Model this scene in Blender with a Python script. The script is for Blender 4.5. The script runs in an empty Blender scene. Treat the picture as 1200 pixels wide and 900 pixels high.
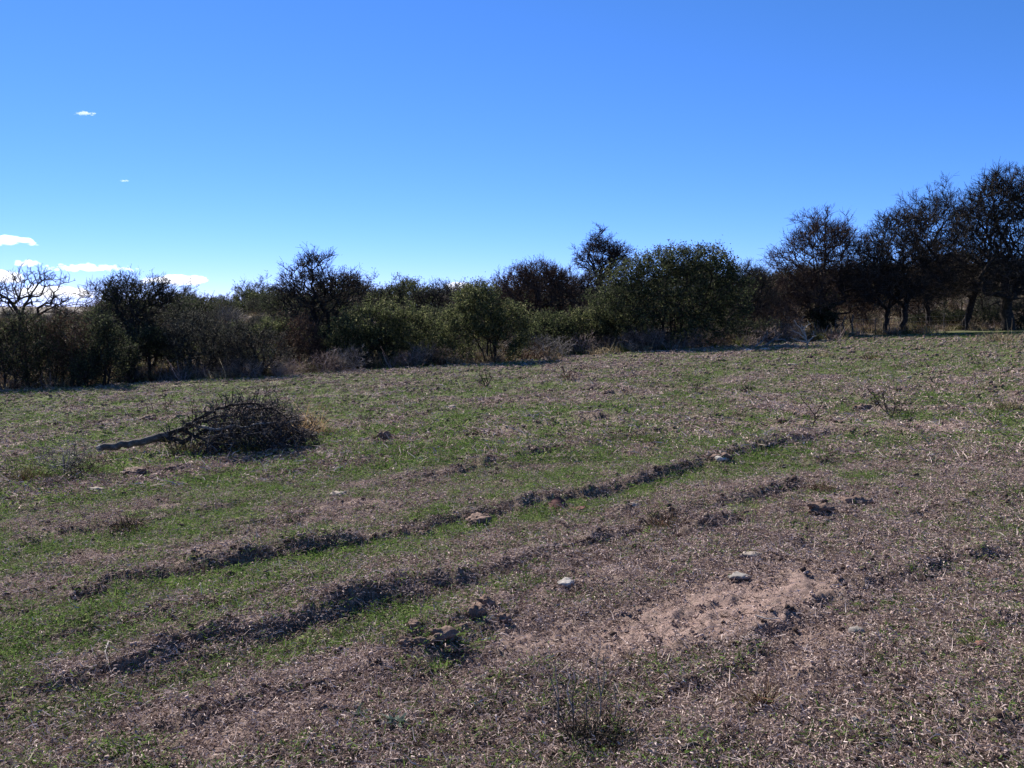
import bpy, bmesh, math, random
import numpy as np
from mathutils import Vector

scene = bpy.context.scene
COL = scene.collection
R = math.radians

# ------------------------------------------------------------------ camera, world, sun, exposure
FPX = 1040.0                      # focal length in pixels of the 1200 px wide photograph
PITCH = R(-5.0)
CAM = np.array([0.0, 0.0, 1.65])
cam_data = bpy.data.cameras.new("camera")
cam_data.sensor_width = 36.0
cam_data.lens = 36.0 * FPX / 1200.0
cam_data.clip_start = 0.05
cam_data.clip_end = 30000.0
cam = bpy.data.objects.new("camera", cam_data)
cam.location = CAM
cam.rotation_euler = (R(90) + PITCH, 0, 0)
COL.objects.link(cam)
scene.camera = cam

SUN_AZ = R(-32.0)                 # from +Y, negative = towards -X
SUN_EL = R(36.0)
world = bpy.data.worlds.new("World")
scene.world = world
world.use_nodes = True
wn, wl = world.node_tree.nodes, world.node_tree.links
wn.clear()
w_out = wn.new("ShaderNodeOutputWorld")
w_bg = wn.new("ShaderNodeBackground")
w_tint = wn.new("ShaderNodeMix")
w_sky = wn.new("ShaderNodeTexSky")
w_sky.sky_type = 'NISHITA'
w_sky.sun_disc = False
w_sky.sun_elevation = SUN_EL
w_sky.sun_rotation = SUN_AZ
w_sky.altitude = 4000.0
w_sky.air_density = 1.0
w_sky.dust_density = 0.0
w_sky.ozone_density = 10.0
w_tint.data_type = 'RGBA'; w_tint.blend_type = 'MULTIPLY'; w_tint.inputs[0].default_value = 1.0
w_tint.inputs[7].default_value = (0.86, 1.15, 1.26, 1)      # the phone's saturated blue
w_bg.inputs["Strength"].default_value = 0.070
w_sep = wn.new("ShaderNodeSeparateColor"); w_com = wn.new("ShaderNodeCombineColor"); w_pow = wn.new("ShaderNodeMath")
w_pow.operation = 'POWER'; w_pow.inputs[1].default_value = 1.14      # deeper blue overhead, paler low down
wl.new(w_sky.outputs[0], w_sep.inputs[0]); wl.new(w_sep.outputs[0], w_pow.inputs[0]); wl.new(w_pow.outputs[0], w_com.inputs[0])
w_pg = wn.new("ShaderNodeMath"); w_pg.operation = 'POWER'; w_pg.inputs[1].default_value = 0.88
wl.new(w_sep.outputs[1], w_pg.inputs[0]); wl.new(w_pg.outputs[0], w_com.inputs[1]); wl.new(w_sep.outputs[2], w_com.inputs[2])
wl.new(w_com.outputs[0], w_tint.inputs[6])
wl.new(w_tint.outputs[2], w_bg.inputs["Color"])
wl.new(w_bg.outputs[0], w_out.inputs["Surface"])

sun_data = bpy.data.lights.new("sun", 'SUN')
sun_data.energy = 5.0
sun_data.angle = R(0.53)
sun_data.color = (1.0, 0.95, 0.87)
sun = bpy.data.objects.new("sun", sun_data)
to_sun = Vector((math.sin(SUN_AZ) * math.cos(SUN_EL), math.cos(SUN_AZ) * math.cos(SUN_EL), math.sin(SUN_EL)))
sun.rotation_euler = to_sun.to_track_quat('Z', 'Y').to_euler()
sun.location = (-20, 30, 40)
COL.objects.link(sun)

vs = scene.view_settings
scene.display_settings.display_device = 'sRGB'
vs.view_transform = 'Standard'
vs.look = 'None'
vs.exposure = 1.08
vs.gamma = 1.0
vs.use_curve_mapping = False
scene.cycles.max_bounces = 6
scene.cycles.transparent_max_bounces = 8

# ------------------------------------------------------------------ numpy noise
def _hash(ix, iy, seed):
    h = (ix.astype(np.int64) * 374761393 + iy.astype(np.int64) * 668265263 + seed * 974711) & 0xFFFFFFFF
    h = ((h ^ (h >> 13)) * 1274126177) & 0xFFFFFFFF
    h = h ^ (h >> 16)
    return (h & 0xFFFFFF).astype(np.float64) / 0xFFFFFF

def vnoise(x, y, seed=0):
    x = np.asarray(x, float); y = np.asarray(y, float)
    ix = np.floor(x); iy = np.floor(y)
    fx = x - ix; fy = y - iy
    fx = fx * fx * fx * (fx * (fx * 6 - 15) + 10); fy = fy * fy * fy * (fy * (fy * 6 - 15) + 10)
    a = _hash(ix, iy, seed); b = _hash(ix + 1, iy, seed)
    c = _hash(ix, iy + 1, seed); d = _hash(ix + 1, iy + 1, seed)
    return (a * (1 - fx) + b * fx) * (1 - fy) + (c * (1 - fx) + d * fx) * fy * 1.0

def fbm(x, y, seed=0, octv=4, gain=0.5):
    s = 0.0; a = 1.0; t = 0.0
    for k in range(octv):
        # rotate each octave so that the lattice does not show
        ang = 0.6 * k + 0.3
        ca, sa = math.cos(ang), math.sin(ang)
        s = s + a * vnoise((x * ca - y * sa) * 2 ** k + 17.3 * k, (x * sa + y * ca) * 2 ** k - 9.1 * k, seed + k)
        t += a; a *= gain
    return s / t                  # 0..1, mean .5

def sstep(a, b, x):
    t = np.clip((x - a) / (b - a), 0, 1)
    return t * t * (3 - 2 * t)

# ------------------------------------------------------------------ the lie of the land
def ytree(x):                      # where field ends and the bush begins
    return 36.0 + 0.47 * np.clip(x, -40, 45)

def H0(x, y):
    x = np.asarray(x, float); y = np.asarray(y, float)
    z = 0.0416 * 45 * np.tanh(x / 45) - 0.0165 * 60 * np.tanh(y / 60)
    t = y - ytree(x)
    hh = 2.75 + 2.0 * sstep(-2, 45, x)
    z = z + hh * sstep(3, 66, t) * (0.85 + 0.3 * fbm(x / 30, y / 30, 5, 2))
    return z

cp, sp = math.cos(PITCH), math.sin(PITCH)
def ray(u, v):
    a = (u - 600) / FPX; b = (450 - v) / FPX
    return np.array([a, cp - b * sp, sp + b * cp])

def at_depth(u, v, D):
    d = ray(u, v)
    return CAM + d * (D / d[1])

def G(u, v):                       # the point of ground seen at a pixel of the photograph
    d = ray(u, v)
    t = np.geomspace(1.5, 140, 900)
    p = CAM[None] + d[None] * t[:, None]
    f = p[:, 2] - H0(p[:, 0], p[:, 1])
    k = np.argmax(f < 0)
    if f[k] >= 0: k = len(t) - 1
    k = max(k, 1)
    w = f[k - 1] / (f[k - 1] - f[k] + 1e-9)
    tt = t[k - 1] + (t[k] - t[k - 1]) * w
    return CAM + d * tt

def Gl(pix): return [G(u, v)[:2] for u, v in pix]

FUR = [  # pixel polylines of the plough cuts (lip of the step, dark side towards the camera), height, fade width
    (Gl([(-60, 838), (60, 812), (150, 790), (230, 765), (370, 733), (450, 712), (530, 688), (640, 655), (720, 634), (830, 600), (960, 566)]), 0.052, 0.9),
    (Gl([(-60, 742), (60, 712), (160, 688), (260, 664), (400, 638), (500, 618), (560, 604), (640, 590), (700, 578), (800, 551), (880, 530), (985, 506)]), 0.052, 0.9),
    (Gl([(430, 778), (480, 757), (530, 742), (600, 722), (680, 700)]), 0.030, 0.6),
    (Gl([(640, 880), (820, 800), (900, 752), (1010, 690), (1100, 660), (1230, 632)]), 0.030, 0.8),
    (Gl([(250, 548), (330, 535), (420, 522), (500, 510)]), 0.045, 0.7),
    (Gl([(520, 516), (600, 505), (690, 492), (760, 478)]), 0.04, 0.7),
    (Gl([(900, 500), (1000, 470), (1100, 452)]), 0.030, 0.8),
    (Gl([(300, 745), (480, 706), (640, 664), (760, 640)]), 0.022, 0.6),
    (Gl([(-40, 778), (80, 758), (240, 722), (380, 690), (520, 655)]), 0.022, 0.6),
    (Gl([(420, 575), (560, 548), (700, 520), (860, 492)]), 0.030, 0.7),
    (Gl([(560, 690), (720, 655), (900, 612), (1060, 580)]), 0.022, 0.6),
    (Gl([(60, 880), (220, 845), (400, 800), (520, 775)]), 0.022, 0.6),
    (Gl([(-40, 640), (120, 622), (260, 596), (340, 580)]), 0.030, 0.8),
]
_a, _b = G(160, 690), G(960, 512)
FD = (_b - _a)[:2]; FD = FD / np.linalg.norm(FD)     # direction of the furrows
FN = np.array([-FD[1], FD[0]])                        # away from the camera

def furrow(x, y):
    h = np.zeros_like(x); edge = np.zeros_like(x); lip = np.zeros_like(x)
    wob = (fbm(x / 0.45, y / 0.45, 31, 3) - .5) * 0.17 + (fbm(x / 0.10, y / 0.10, 33, 2) - .5) * 0.15
    along = fbm(x / .7, y / .7, 35, 3)
    for pl, A, W in FUR:
        pl = np.array(pl)
        best = np.full(x.shape, 1e9); sd = np.zeros_like(x)
        endf = np.zeros_like(x)
        for i in range(len(pl) - 1):
            p, q = pl[i], pl[i + 1]
            e = q - p; L = np.hypot(*e); e = e / L
            n = np.array([-e[1], e[0]])
            rx, ry = x - p[0], y - p[1]
            t = rx * e[0] + ry * e[1]
            s = rx * n[0] + ry * n[1]
            tc = np.clip(t, 0, L)
            d = np.hypot(t - tc, s)
            m = d < best
            best = np.where(m, d, best); sd = np.where(m, s, sd)
            ee = np.ones_like(x)
            if i == 0: ee = sstep(-.1, .8, t)
            if i == len(pl) - 2: ee = np.minimum(ee, 1 - sstep(L - .8, L + .1, t))
            endf = np.where(m, ee, endf)
        s = sd + wob
        amp = A * endf * (0.80 + .4 * sstep(.3, .7, along)) * (1 + .045 * np.hypot(x, y))
        near = best < 4
        h += np.where(near, amp * sstep(-.045, .02, s) * np.exp(-np.maximum(s, 0) / W), 0)
        h -= np.where(near, 0.30 * amp * np.exp(-((s + .09) / .07) ** 2), 0)
        edge = np.maximum(edge, np.where(near, np.exp(-((s + .02) / .10) ** 2) * endf * A / .06, 0))
        lip = np.maximum(lip, np.where(near & (A > .05), np.exp(-((s + .34) / .20) ** 2) * endf * A / .06, 0))
    return h, edge, lip

HEAPS = [(G(512, 757)[:2], .26, .06), (G(556, 735)[:2], .16, .04), (G(592, 733)[:2], .15, .035), (G(640, 596)[:2], .25, .06), (G(965, 607)[:2], .25, .07),
         (G(1040, 480)[:2], .6, .08), (G(1080, 470)[:2], .6, .08), (G(845, 545)[:2], .3, .05), (G(880, 632)[:2], .8, .05)]

def masks(x, y):
    """green, bare, tilled, hill: where grass greens, where soil lies bare, where it is cloddy, where the hill begins"""
    s = x * FN[0] + y * FN[1]; t = x * FD[0] + y * FD[1]
    n1 = fbm(t / 2.6, s / 0.8, 41, 4)
    n2 = fbm(x / 1.0, y / 1.0, 47, 4, .6)
    n3 = fbm(x / 9, y / 9, 53, 2)
    r = np.hypot(x, y)
    h, edge, lip = furrow(x, y)
    g = 0.30 * n1 + 0.36 * n2 + 0.14 * n3 + 0.20 * fbm(x / .35, y / .35, 49, 3)
    bias = 0.05 * sstep(0, -6, x) * sstep(18, 6, r) + 0.055 * sstep(14, 26, r) + 0.13 * sstep(6, 13, x) * sstep(18, 28, y)
    bias = bias - 0.07 * sstep(0.2, 2.4, x) * sstep(9, 5, r)
    bias = bias + 0.16 * lip - 0.16 * edge
    bias = bias - .10 * sstep(7.5, 5, r) * sstep(-1.2, .3, x)
    green = sstep(0.455, 0.605, g + bias)
    b = fbm(t / 1.9, s / 0.7, 61, 3)
    b0 = G0_BARE
    d = np.hypot((x - b0[0]) * FD[0] + (y - b0[1]) * FD[1], ((x - b0[0]) * FN[0] + (y - b0[1]) * FN[1]) * 2.6)
    b1 = G1_BARE; d1 = np.hypot((x - b1[0]) * FD[0] + (y - b1[1]) * FD[1], ((x - b1[0]) * FN[0] + (y - b1[1]) * FN[1]) * 2.0)
    bare = sstep(0.58, 0.98, b + 0.58 * np.exp(-(d / 1.7) ** 2) + .30 * np.exp(-(d1 / .7) ** 2) - 0.3 * green - .12 * edge)
    tilled = np.clip(edge + sstep(.52, .7, fbm(t / 1.6, s / .5, 71, 3)) * .7, 0, 1)
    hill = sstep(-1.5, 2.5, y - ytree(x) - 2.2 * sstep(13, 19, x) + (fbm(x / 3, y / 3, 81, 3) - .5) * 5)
    return green, bare, tilled, hill, h, edge
G0_BARE = G(840, 706)[:2]; G1_BARE = G(560, 762)[:2]

def H(x, y, cell=None):
    x = np.asarray(x, float); y = np.asarray(y, float)
    scal = x.ndim == 0
    if scal: x = x[None]; y = y[None]
    green, bare, tilled, hill, h, edge = masks(x, y)
    s = x * FN[0] + y * FN[1]; t = x * FD[0] + y * FD[1]
    r = np.hypot(x, y)
    z = H0(x, y) + h
    z = z + 0.10 * (fbm(t / 3.2, s / 1.0, 11, 3) - .5) * sstep(90, 40, r)
    f = sstep(80, 30, r)
    rough = (0.35 + 0.9 * tilled - .25 * bare)
    z = z + f * 0.050 * rough * (fbm(x / .30, y / .30, 13, 2) - .5)
    big = fbm(x / .42, y / .42, 15, 2)
    z = z + f * 0.06 * tilled * sstep(.55, .78, big)
    if cell is None: cell = np.zeros_like(x)
    f2 = sstep(.10, .03, cell)
    z = z + f2 * f * 0.066 * rough * (fbm(x / .095, y / .095, 17, 2) - .5)
    f3 = sstep(.035, .012, cell)
    z = z + f3 * f * 0.034 * (fbm(x / .032, y / .032, 19, 2) - .5)
    for c, w, a in HEAPS:
        d = np.hypot(x - c[0], y - c[1]) / w
        z = z + a * np.exp(-d ** 2) * (0.6 + .8 * fbm(x / .11, y / .11, 23, 2))
    return z[0] if scal else z

# ------------------------------------------------------------------ mesh and object helpers
def np_mesh(name, verts, faces_list, mats, mat_idx=None, smooth=False):
    """faces_list: list of (n,k) index arrays"""
    me = bpy.data.meshes.new(name)
    verts = np.asarray(verts, np.float32)
    me.vertices.add(len(verts)); me.vertices.foreach_set("co", verts.ravel())
    loops = np.concatenate([f.ravel() for f in faces_list]).astype(np.int32)
    tot = np.concatenate([np.full(len(f), f.shape[1], np.int32) for f in faces_list])
    start = np.concatenate([[0], np.cumsum(tot)[:-1]]).astype(np.int32)
    me.loops.add(len(loops)); me.loops.foreach_set("vertex_index", loops)
    me.polygons.add(len(tot)); me.polygons.foreach_set("loop_start", start); me.polygons.foreach_set("loop_total", tot)
    for m in mats: me.materials.append(m)
    if mat_idx is not None:
        me.polygons.foreach_set("material_index", np.concatenate([np.full(len(f), k, np.int32) for f, k in zip(faces_list, mat_idx)]))
    if smooth: me.polygons.foreach_set("use_smooth", np.ones(len(tot), bool))
    me.update(calc_edges=True)
    return me

class Geo:
    """collects tubes, leaves and lumps and turns them into one mesh"""
    def __init__(s): s.v = []; s.f = []; s.m = []; s.n = 0
    def add(s, v, f, m=0):
        if len(v) == 0: return
        s.v.append(v); s.f.append(f + s.n); s.m.append(m); s.n += len(v)
    def tubes(s, P, rad, sides=4, m=0):
        """P (N,k,3), rad (N,k): N tubes of k points"""
        P = np.asarray(P, float); rad = np.asarray(rad, float)
        if len(P) == 0: return
        N, k, _ = P.shape
        T = np.gradient(P, axis=1)
        T /= np.linalg.norm(T, axis=2, keepdims=True) + 1e-9
        ov = P[:, -1] - P[:, 0]
        ref = np.where(np.abs(ov[:, 2:3]) > .7 * np.linalg.norm(ov, axis=1, keepdims=True), np.array([[1., .2, 0]]), np.array([[0., 0, 1.]]))[:, None]
        A = np.cross(T, np.broadcast_to(ref, T.shape)); A /= np.linalg.norm(A, axis=2, keepdims=True) + 1e-9
        B = np.cross(T, A)
        th = np.arange(sides) / sides * 2 * math.pi
        ring = A[:, :, None] * np.cos(th)[None, None, :, None] + B[:, :, None] * np.sin(th)[None, None, :, None]
        V = P[:, :, None] + ring * rad[:, :, None, None]
        idx = np.arange(N * k * sides).reshape(N, k, sides)
        a = idx[:, :-1]; b = idx[:, 1:]
        F = np.stack([a, np.roll(a, -1, 2), np.roll(b, -1, 2), b], -1).reshape(-1, 4)
        s.add(V.reshape(-1, 3), F, m)
    def leaves(s, C, L, W, rng, m=0, axis=None, flat=0.0):
        N = len(C)
        if N == 0: return
        a = rng.normal(size=(N, 3))
        if axis is not None: a = a * .6 + axis
        a /= np.linalg.norm(a, axis=1, keepdims=True)
        b = np.cross(a, rng.normal(size=(N, 3))); b /= np.linalg.norm(b, axis=1, keepdims=True) + 1e-9
        L = (L * rng.uniform(.6, 1.4, N))[:, None]; W = (W * rng.uniform(.6, 1.4, N))[:, None]
        V = np.stack([C - a * L, C + b * W - a * L * .1, C + a * L, C - b * W - a * L * .1], 1).reshape(-1, 3)
        s.add(V, np.arange(N * 4).reshape(N, 4), m)
    def blades(s, C, D, L, W, rng, m=0, bend=.35):
        """ribbons of two quads: root C, direction D, length L, width W"""
        N = len(C)
        D = D / (np.linalg.norm(D, axis=1, keepdims=True) + 1e-9)
        side = np.cross(D, rng.normal(size=(N, 3))); side /= np.linalg.norm(side, axis=1, keepdims=True) + 1e-9
        side = side * (W if np.ndim(W) else np.full(N, W))[:, None]
        L = (L if np.ndim(L) else np.full(N, L))[:, None]
        bv = rng.normal(size=(N, 3)) * bend; bv[:, 2] -= bend * .6
        p1 = C + D * L * .5; p2 = C + (D + bv) * L
        V = np.stack([C - side, C + side, p1 + side * .9, p1 - side * .9, p2 + side * .25, p2 - side * .25], 1).reshape(-1, 3)
        i = np.arange(N)[:, None] * 6
        s.add(V, np.concatenate([i + np.array([[0, 1, 2, 3]]), i + np.array([[3, 2, 4, 5]])]), m)
    def lump(s, c, rad, rng, m=0, sub=2, rough=.35, squash=(1, 1, 1)):
        V, F = ico(sub)
        d = np.zeros(len(V))
        for k in range(7):
            w = rng.normal(size=3) * (1.5 + 1.2 * k); d += np.sin(V @ w + rng.uniform(0, 6)) / (1 + .6 * k)
        V = V * (1 + rough * d[:, None] * .45) * np.array(squash) * rad + np.asarray(c)
        s.add(V, F, m)
    def mesh(s, name, mats, smooth=False):
        return np_mesh(name, np.concatenate(s.v), s.f, mats, s.m, smooth)

_ico = {}
def ico(sub):
    if sub not in _ico:
        bm = bmesh.new(); bmesh.ops.create_icosphere(bm, subdivisions=sub, radius=1.0)
        V = np.array([v.co[:] for v in bm.verts]); F = np.array([[v.index for v in f.verts] for f in bm.faces])
        bm.free(); _ico[sub] = (V, F)
    return _ico[sub]

def link(o, parent=None, loc=None):
    COL.objects.link(o)
    if parent is not None: o.parent = parent
    if loc is not None: o.location = loc
    return o

def tag(o, label=None, cat=None, group=None, kind=None):
    if label: o["label"] = label
    if cat: o["category"] = cat
    if group: o["group"] = group
    if kind: o["kind"] = kind
    return o

def thing(name, label, cat, loc, rz=0, group=None):
    o = bpy.data.objects.new(name, None); o.empty_display_size = .2
    link(o, None, loc); o.rotation_euler = (0, 0, rz)
    return tag(o, label, cat, group)

def part(name, me, parent): return link(bpy.data.objects.new(name, me), parent)
def single(name, me, label, cat, loc, group=None, rz=0, sc=1.0):
    o = link(bpy.data.objects.new(name, me), None, loc); o.rotation_euler = (0, 0, rz); o.scale = (sc, sc, sc)
    return tag(o, label, cat, group)

def copy_tree(o, loc, rz=0, sc=1.0, label=None, group=None):
    r = o.copy(); COL.objects.link(r); r.location = loc; r.rotation_euler = (0, 0, rz)
    r.scale = (sc, sc, sc) if np.ndim(sc) == 0 else sc
    if label: r["label"] = label
    if group: r["group"] = group
    for ch in list(o.children):
        c = ch.copy(); COL.objects.link(c); c.parent = r
    return r

# ------------------------------------------------------------------ materials
def new_mat(name):
    m = bpy.data.materials.new(name); m.use_nodes = True
    nt = m.node_tree; nt.nodes.clear()
    return m, nt.nodes, nt.links

def ramp(N, stops):
    r = N.new("ShaderNodeValToRGB")
    e = r.color_ramp.elements
    e[0].position, e[0].color = stops[0][0], (*stops[0][1], 1)
    e[1].position, e[1].color = stops[-1][0], (*stops[-1][1], 1)
    for p, c in stops[1:-1]:
        k = e.new(p); k.color = (*c, 1)
    return r

def island_mat(name, stops, transl=0.0, rough=.9, by='island', noise=None, bump=0.0, spec=.1):
    """colour picked from a ramp per island / per instance, some light let through"""
    m, N, Lk = new_mat(name)
    out = N.new("ShaderNodeOutputMaterial")
    bs = N.new("ShaderNodeBsdfPrincipled"); bs.inputs["Roughness"].default_value = rough
    bs.inputs["Specular IOR Level"].default_value = spec
    r = ramp(N, stops)
    if by == 'island':
        g = N.new("ShaderNodeNewGeometry"); src = g.outputs["Random Per Island"]
    elif by == 'both':
        g = N.new("ShaderNodeNewGeometry"); o = N.new("ShaderNodeObjectInfo")
        mx = N.new("ShaderNodeMix"); mx.inputs[0].default_value = .45
        Lk.new(g.outputs["Random Per Island"], mx.inputs[2]); Lk.new(o.outputs["Random"], mx.inputs[3]); src = mx.outputs[0]
    else:
        tc = N.new("ShaderNodeTexCoord"); nz = N.new("ShaderNodeTexNoise")
        nz.inputs["Scale"].default_value = noise or 6.0; nz.inputs["Detail"].default_value = 6; nz.inputs["Roughness"].default_value = .65
        Lk.new(tc.outputs["Object"], nz.inputs["Vector"])
        mr = N.new("ShaderNodeMapRange"); mr.inputs[1].default_value = .28; mr.inputs[2].default_value = .72
        Lk.new(nz.outputs[0], mr.inputs[0]); src = mr.outputs[0]
        if bump:
            b = N.new("ShaderNodeBump"); b.inputs["Strength"].default_value = bump; b.inputs["Distance"].default_value = .02
            Lk.new(nz.outputs[0], b.inputs["Height"]); Lk.new(b.outputs[0], bs.inputs["Normal"])
    Lk.new(src, r.inputs[0]); Lk.new(r.outputs[0], bs.inputs["Base Color"])
    if transl > 0:
        tr = N.new("ShaderNodeBsdfTranslucent"); mx = N.new("ShaderNodeMixShader"); mx.inputs[0].default_value = transl
        Lk.new(r.outputs[0], tr.inputs["Color"]); Lk.new(bs.outputs[0], mx.inputs[1]); Lk.new(tr.outputs[0], mx.inputs[2]); Lk.new(mx.outputs[0], out.inputs[0])
    else:
        Lk.new(bs.outputs[0], out.inputs[0])
    return m

M_LITTER = island_mat("dead_straw", [(.14, (.045, .030, .026)), (.36, (.22, .155, .135)), (.62, (.45, .345, .308)), (.86, (.66, .54, .49))], .15, by='both', spec=.03)
M_GREEN = island_mat("green_blade", [(.14, (.035, .058, .014)), (.45, (.095, .158, .038)), (.75, (.165, .235, .062)), (.9, (.28, .30, .12))], .35, by='both')
M_TUFT = island_mat("straw_tuft", [(0, (.10, .075, .05)), (.5, (.24, .19, .12)), (1, (.44, .36, .22))], .25)
M_TUFTG = island_mat("olive_tuft", [(0, (.035, .045, .015)), (.5, (.09, .10, .035)), (1, (.22, .19, .09))], .25)
M_TUFTD = island_mat("dark_tuft", [(0, (.014, .014, .009)), (.6, (.034, .032, .020)), (1, (.10, .085, .06))], .05)
M_GOLD = island_mat("golden_grass", [(0, (.20, .12, .06)), (.5, (.36, .24, .12)), (1, (.52, .38, .22))], .35)
M_RUST = island_mat("russet_weed", [(0, (.05, .028, .02)), (.6, (.13, .07, .045)), (1, (.25, .16, .10))], .1)
M_CLOD = island_mat("clod_soil", [(0, (.085, .056, .044)), (.55, (.175, .118, .094)), (1, (.33, .23, .185))], by='noise', noise=22, bump=1.0)
M_STONE = island_mat("pale_stone", [(0, (.17, .14, .115)), (.6, (.34, .285, .24)), (1, (.52, .45, .39))], by='noise', noise=14, bump=.5)
M_GREYSTONE = island_mat("grey_stone", [(0, (.12, .105, .095)), (.6, (.25, .225, .205)), (1, (.38, .35, .325))], by='noise', noise=14, bump=.5)
M_WHITE = island_mat("white_stone", [(0, (.20, .175, .15)), (.5, (.38, .345, .31)), (1, (.62, .58, .53))], by='noise', noise=14, bump=.4)
M_REDSTONE = island_mat("red_stone", [(0, (.12, .06, .045)), (.6, (.24, .12, .09)), (1, (.34, .19, .14))], by='noise', noise=14, bump=.5)
M_BARK = island_mat("dark_bark", [(0, (.018, .014, .012)), (.55, (.036, .029, .025)), (1, (.085, .07, .06))], by='noise', noise=9, bump=.9)
M_BARKG = island_mat("grey_bark", [(0, (.035, .030, .027)), (.55, (.085, .072, .065)), (1, (.19, .165, .15))], by='noise', noise=9, bump=.9)
M_BLEACH = island_mat("bleached_wood", [(0, (.16, .14, .125)), (.6, (.30, .27, .245)), (1, (.48, .44, .41))], by='noise', noise=12, bump=.5)
M_TWIG = island_mat("dark_twig", [(0, (.018, .015, .013)), (.6, (.038, .031, .027)), (1, (.10, .08, .07))])
M_TWIGB = island_mat("brown_twig", [(0, (.035, .022, .017)), (.6, (.085, .055, .042)), (1, (.17, .115, .09))])
M_TWIGG = island_mat("grey_twig", [(0, (.075, .066, .062)), (.6, (.19, .168, .158)), (1, (.36, .325, .305))])
M_TWIGP = island_mat("pinkish_dry_twig", [(0, (.10, .075, .068)), (.6, (.24, .18, .165)), (1, (.42, .34, .31))], .15)
M_LEAFG = island_mat("olive_leaf", [(0, (.018, .028, .012)), (.5, (.056, .070, .032)), (.88, (.115, .128, .060)), (1, (.19, .185, .10))], .5, rough=.8, spec=.08)
M_LEAFY = island_mat("yellow_green_leaf", [(0, (.030, .040, .016)), (.5, (.088, .102, .044)), (.85, (.155, .162, .075)), (1, (.24, .22, .12))], .5, rough=.8, spec=.08)
M_LEAFD = island_mat("dark_green_leaf", [(0, (.014, .021, .011)), (.5, (.042, .052, .027)), (.9, (.082, .092, .048)), (1, (.14, .14, .085))], .4, rough=.8, spec=.08)
M_LEAFR = island_mat("dry_brown_leaf", [(0, (.028, .018, .013)), (.5, (.070, .042, .030)), (.9, (.125, .080, .055)), (1, (.20, .14, .09))], .25)
M_LEAFK = island_mat("dull_grey_leaf", [(0, (.022, .024, .018)), (.5, (.060, .062, .046)), (.9, (.115, .112, .085)), (1, (.20, .18, .14))], .25)
M_WIRE = island_mat("fence_wire", [(0, (.15, .14, .13)), (1, (.25, .23, .22))], by='noise', rough=.5)
M_SLAB = island_mat("dark_red_bark", [(0, (.050, .022, .020)), (.6, (.105, .048, .042)), (1, (.17, .085, .072))], by='noise', noise=16, bump=.6)

def ground_material():
    m, N, Lk = new_mat("field_soil")
    out = N.new("ShaderNodeOutputMaterial"); bs = N.new("ShaderNodeBsdfPrincipled")
    bs.inputs["Roughness"].default_value = .95; bs.inputs["Specular IOR Level"].default_value = .08
    Lk.new(bs.outputs[0], out.inputs[0])
    tc = N.new("ShaderNodeTexCoord")
    def noise(sc, det=5, rough=.6):
        n = N.new("ShaderNodeTexNoise"); n.inputs["Scale"].default_value = sc; n.inputs["Detail"].default_value = det; n.inputs["Roughness"].default_value = rough
        Lk.new(tc.outputs["Object"], n.inputs["Vector"]); return n.outputs[0]
    def attr(nm):
        a = N.new("ShaderNodeAttribute"); a.attribute_name = nm; return a.outputs["Fac"]
    def rng(src, a, b, c=0., d=1.):
        r = N.new("ShaderNodeMapRange"); r.inputs[1].default_value = a; r.inputs[2].default_value = b; r.inputs[3].default_value = c; r.inputs[4].default_value = d
        Lk.new(src, r.inputs[0]); return r.outputs[0]
    def mix(f, a, b, mode='MIX'):
        x = N.new("ShaderNodeMix"); x.data_type = 'RGBA'; x.blend_type = mode
        if isinstance(f, float): x.inputs[0].default_value = f
        else: Lk.new(f, x.inputs[0])
        Lk.new(a, x.inputs[6]); Lk.new(b, x.inputs[7]); return x.outputs[2]
    def math_(op, a, b):
        x = N.new("ShaderNodeMath"); x.operation = op; x.use_clamp = True
        for i, q in enumerate((a, b)):
            if isinstance(q, (int, float)): x.inputs[i].default_value = q
            else: Lk.new(q, x.inputs[i])
        return x.outputs[0]
    def rmp(src, stops):
        r = ramp(N, stops); Lk.new(src, r.inputs[0]); return r.outputs[0]
    fine = noise(38, 6, .72); med = noise(7, 5, .6); grit = noise(150, 3, .7)
    litter = rmp(rng(fine, .30, .70), [(0, (.050, .035, .027)), (.45, (.145, .105, .084)), (1, (.36, .285, .235))])
    soil = rmp(rng(grit, .3, .7), [(0, (.16, .104, .086)), (.5, (.29, .200, .170)), (1, (.42, .31, .275))])
    green = rmp(rng(fine, .3, .7), [(0, (.035, .055, .016)), (.5, (.075, .115, .028)), (1, (.13, .165, .05))])
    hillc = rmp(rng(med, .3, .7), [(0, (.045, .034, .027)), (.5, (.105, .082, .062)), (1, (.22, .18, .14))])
    fb = math_('MULTIPLY', math_('ADD', attr("bare"), rng(med, .62, .80, 0., .4)), rng(noise(16, 5, .7), .34, .54, .35, 1.))
    c = mix(fb, litter, soil)
    fg = math_('MULTIPLY', attr("green"), rng(fine, .36, .56))
    c = mix(fg, c, green)
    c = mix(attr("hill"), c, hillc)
    Lk.new(c, bs.inputs["Base Color"])
    b1 = N.new("ShaderNodeBump"); b1.inputs["Strength"].default_value = .9; b1.inputs["Distance"].default_value = .02; Lk.new(fine, b1.inputs["Height"])
    b2 = N.new("ShaderNodeBump"); b2.inputs["Strength"].default_value = .7; b2.inputs["Distance"].default_value = .006; Lk.new(grit, b2.inputs["Height"])
    Lk.new(b1.outputs[0], b2.inputs["Normal"]); Lk.new(b2.outputs[0], bs.inputs["Normal"])
    return m
M_GROUND = ground_material()

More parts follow.
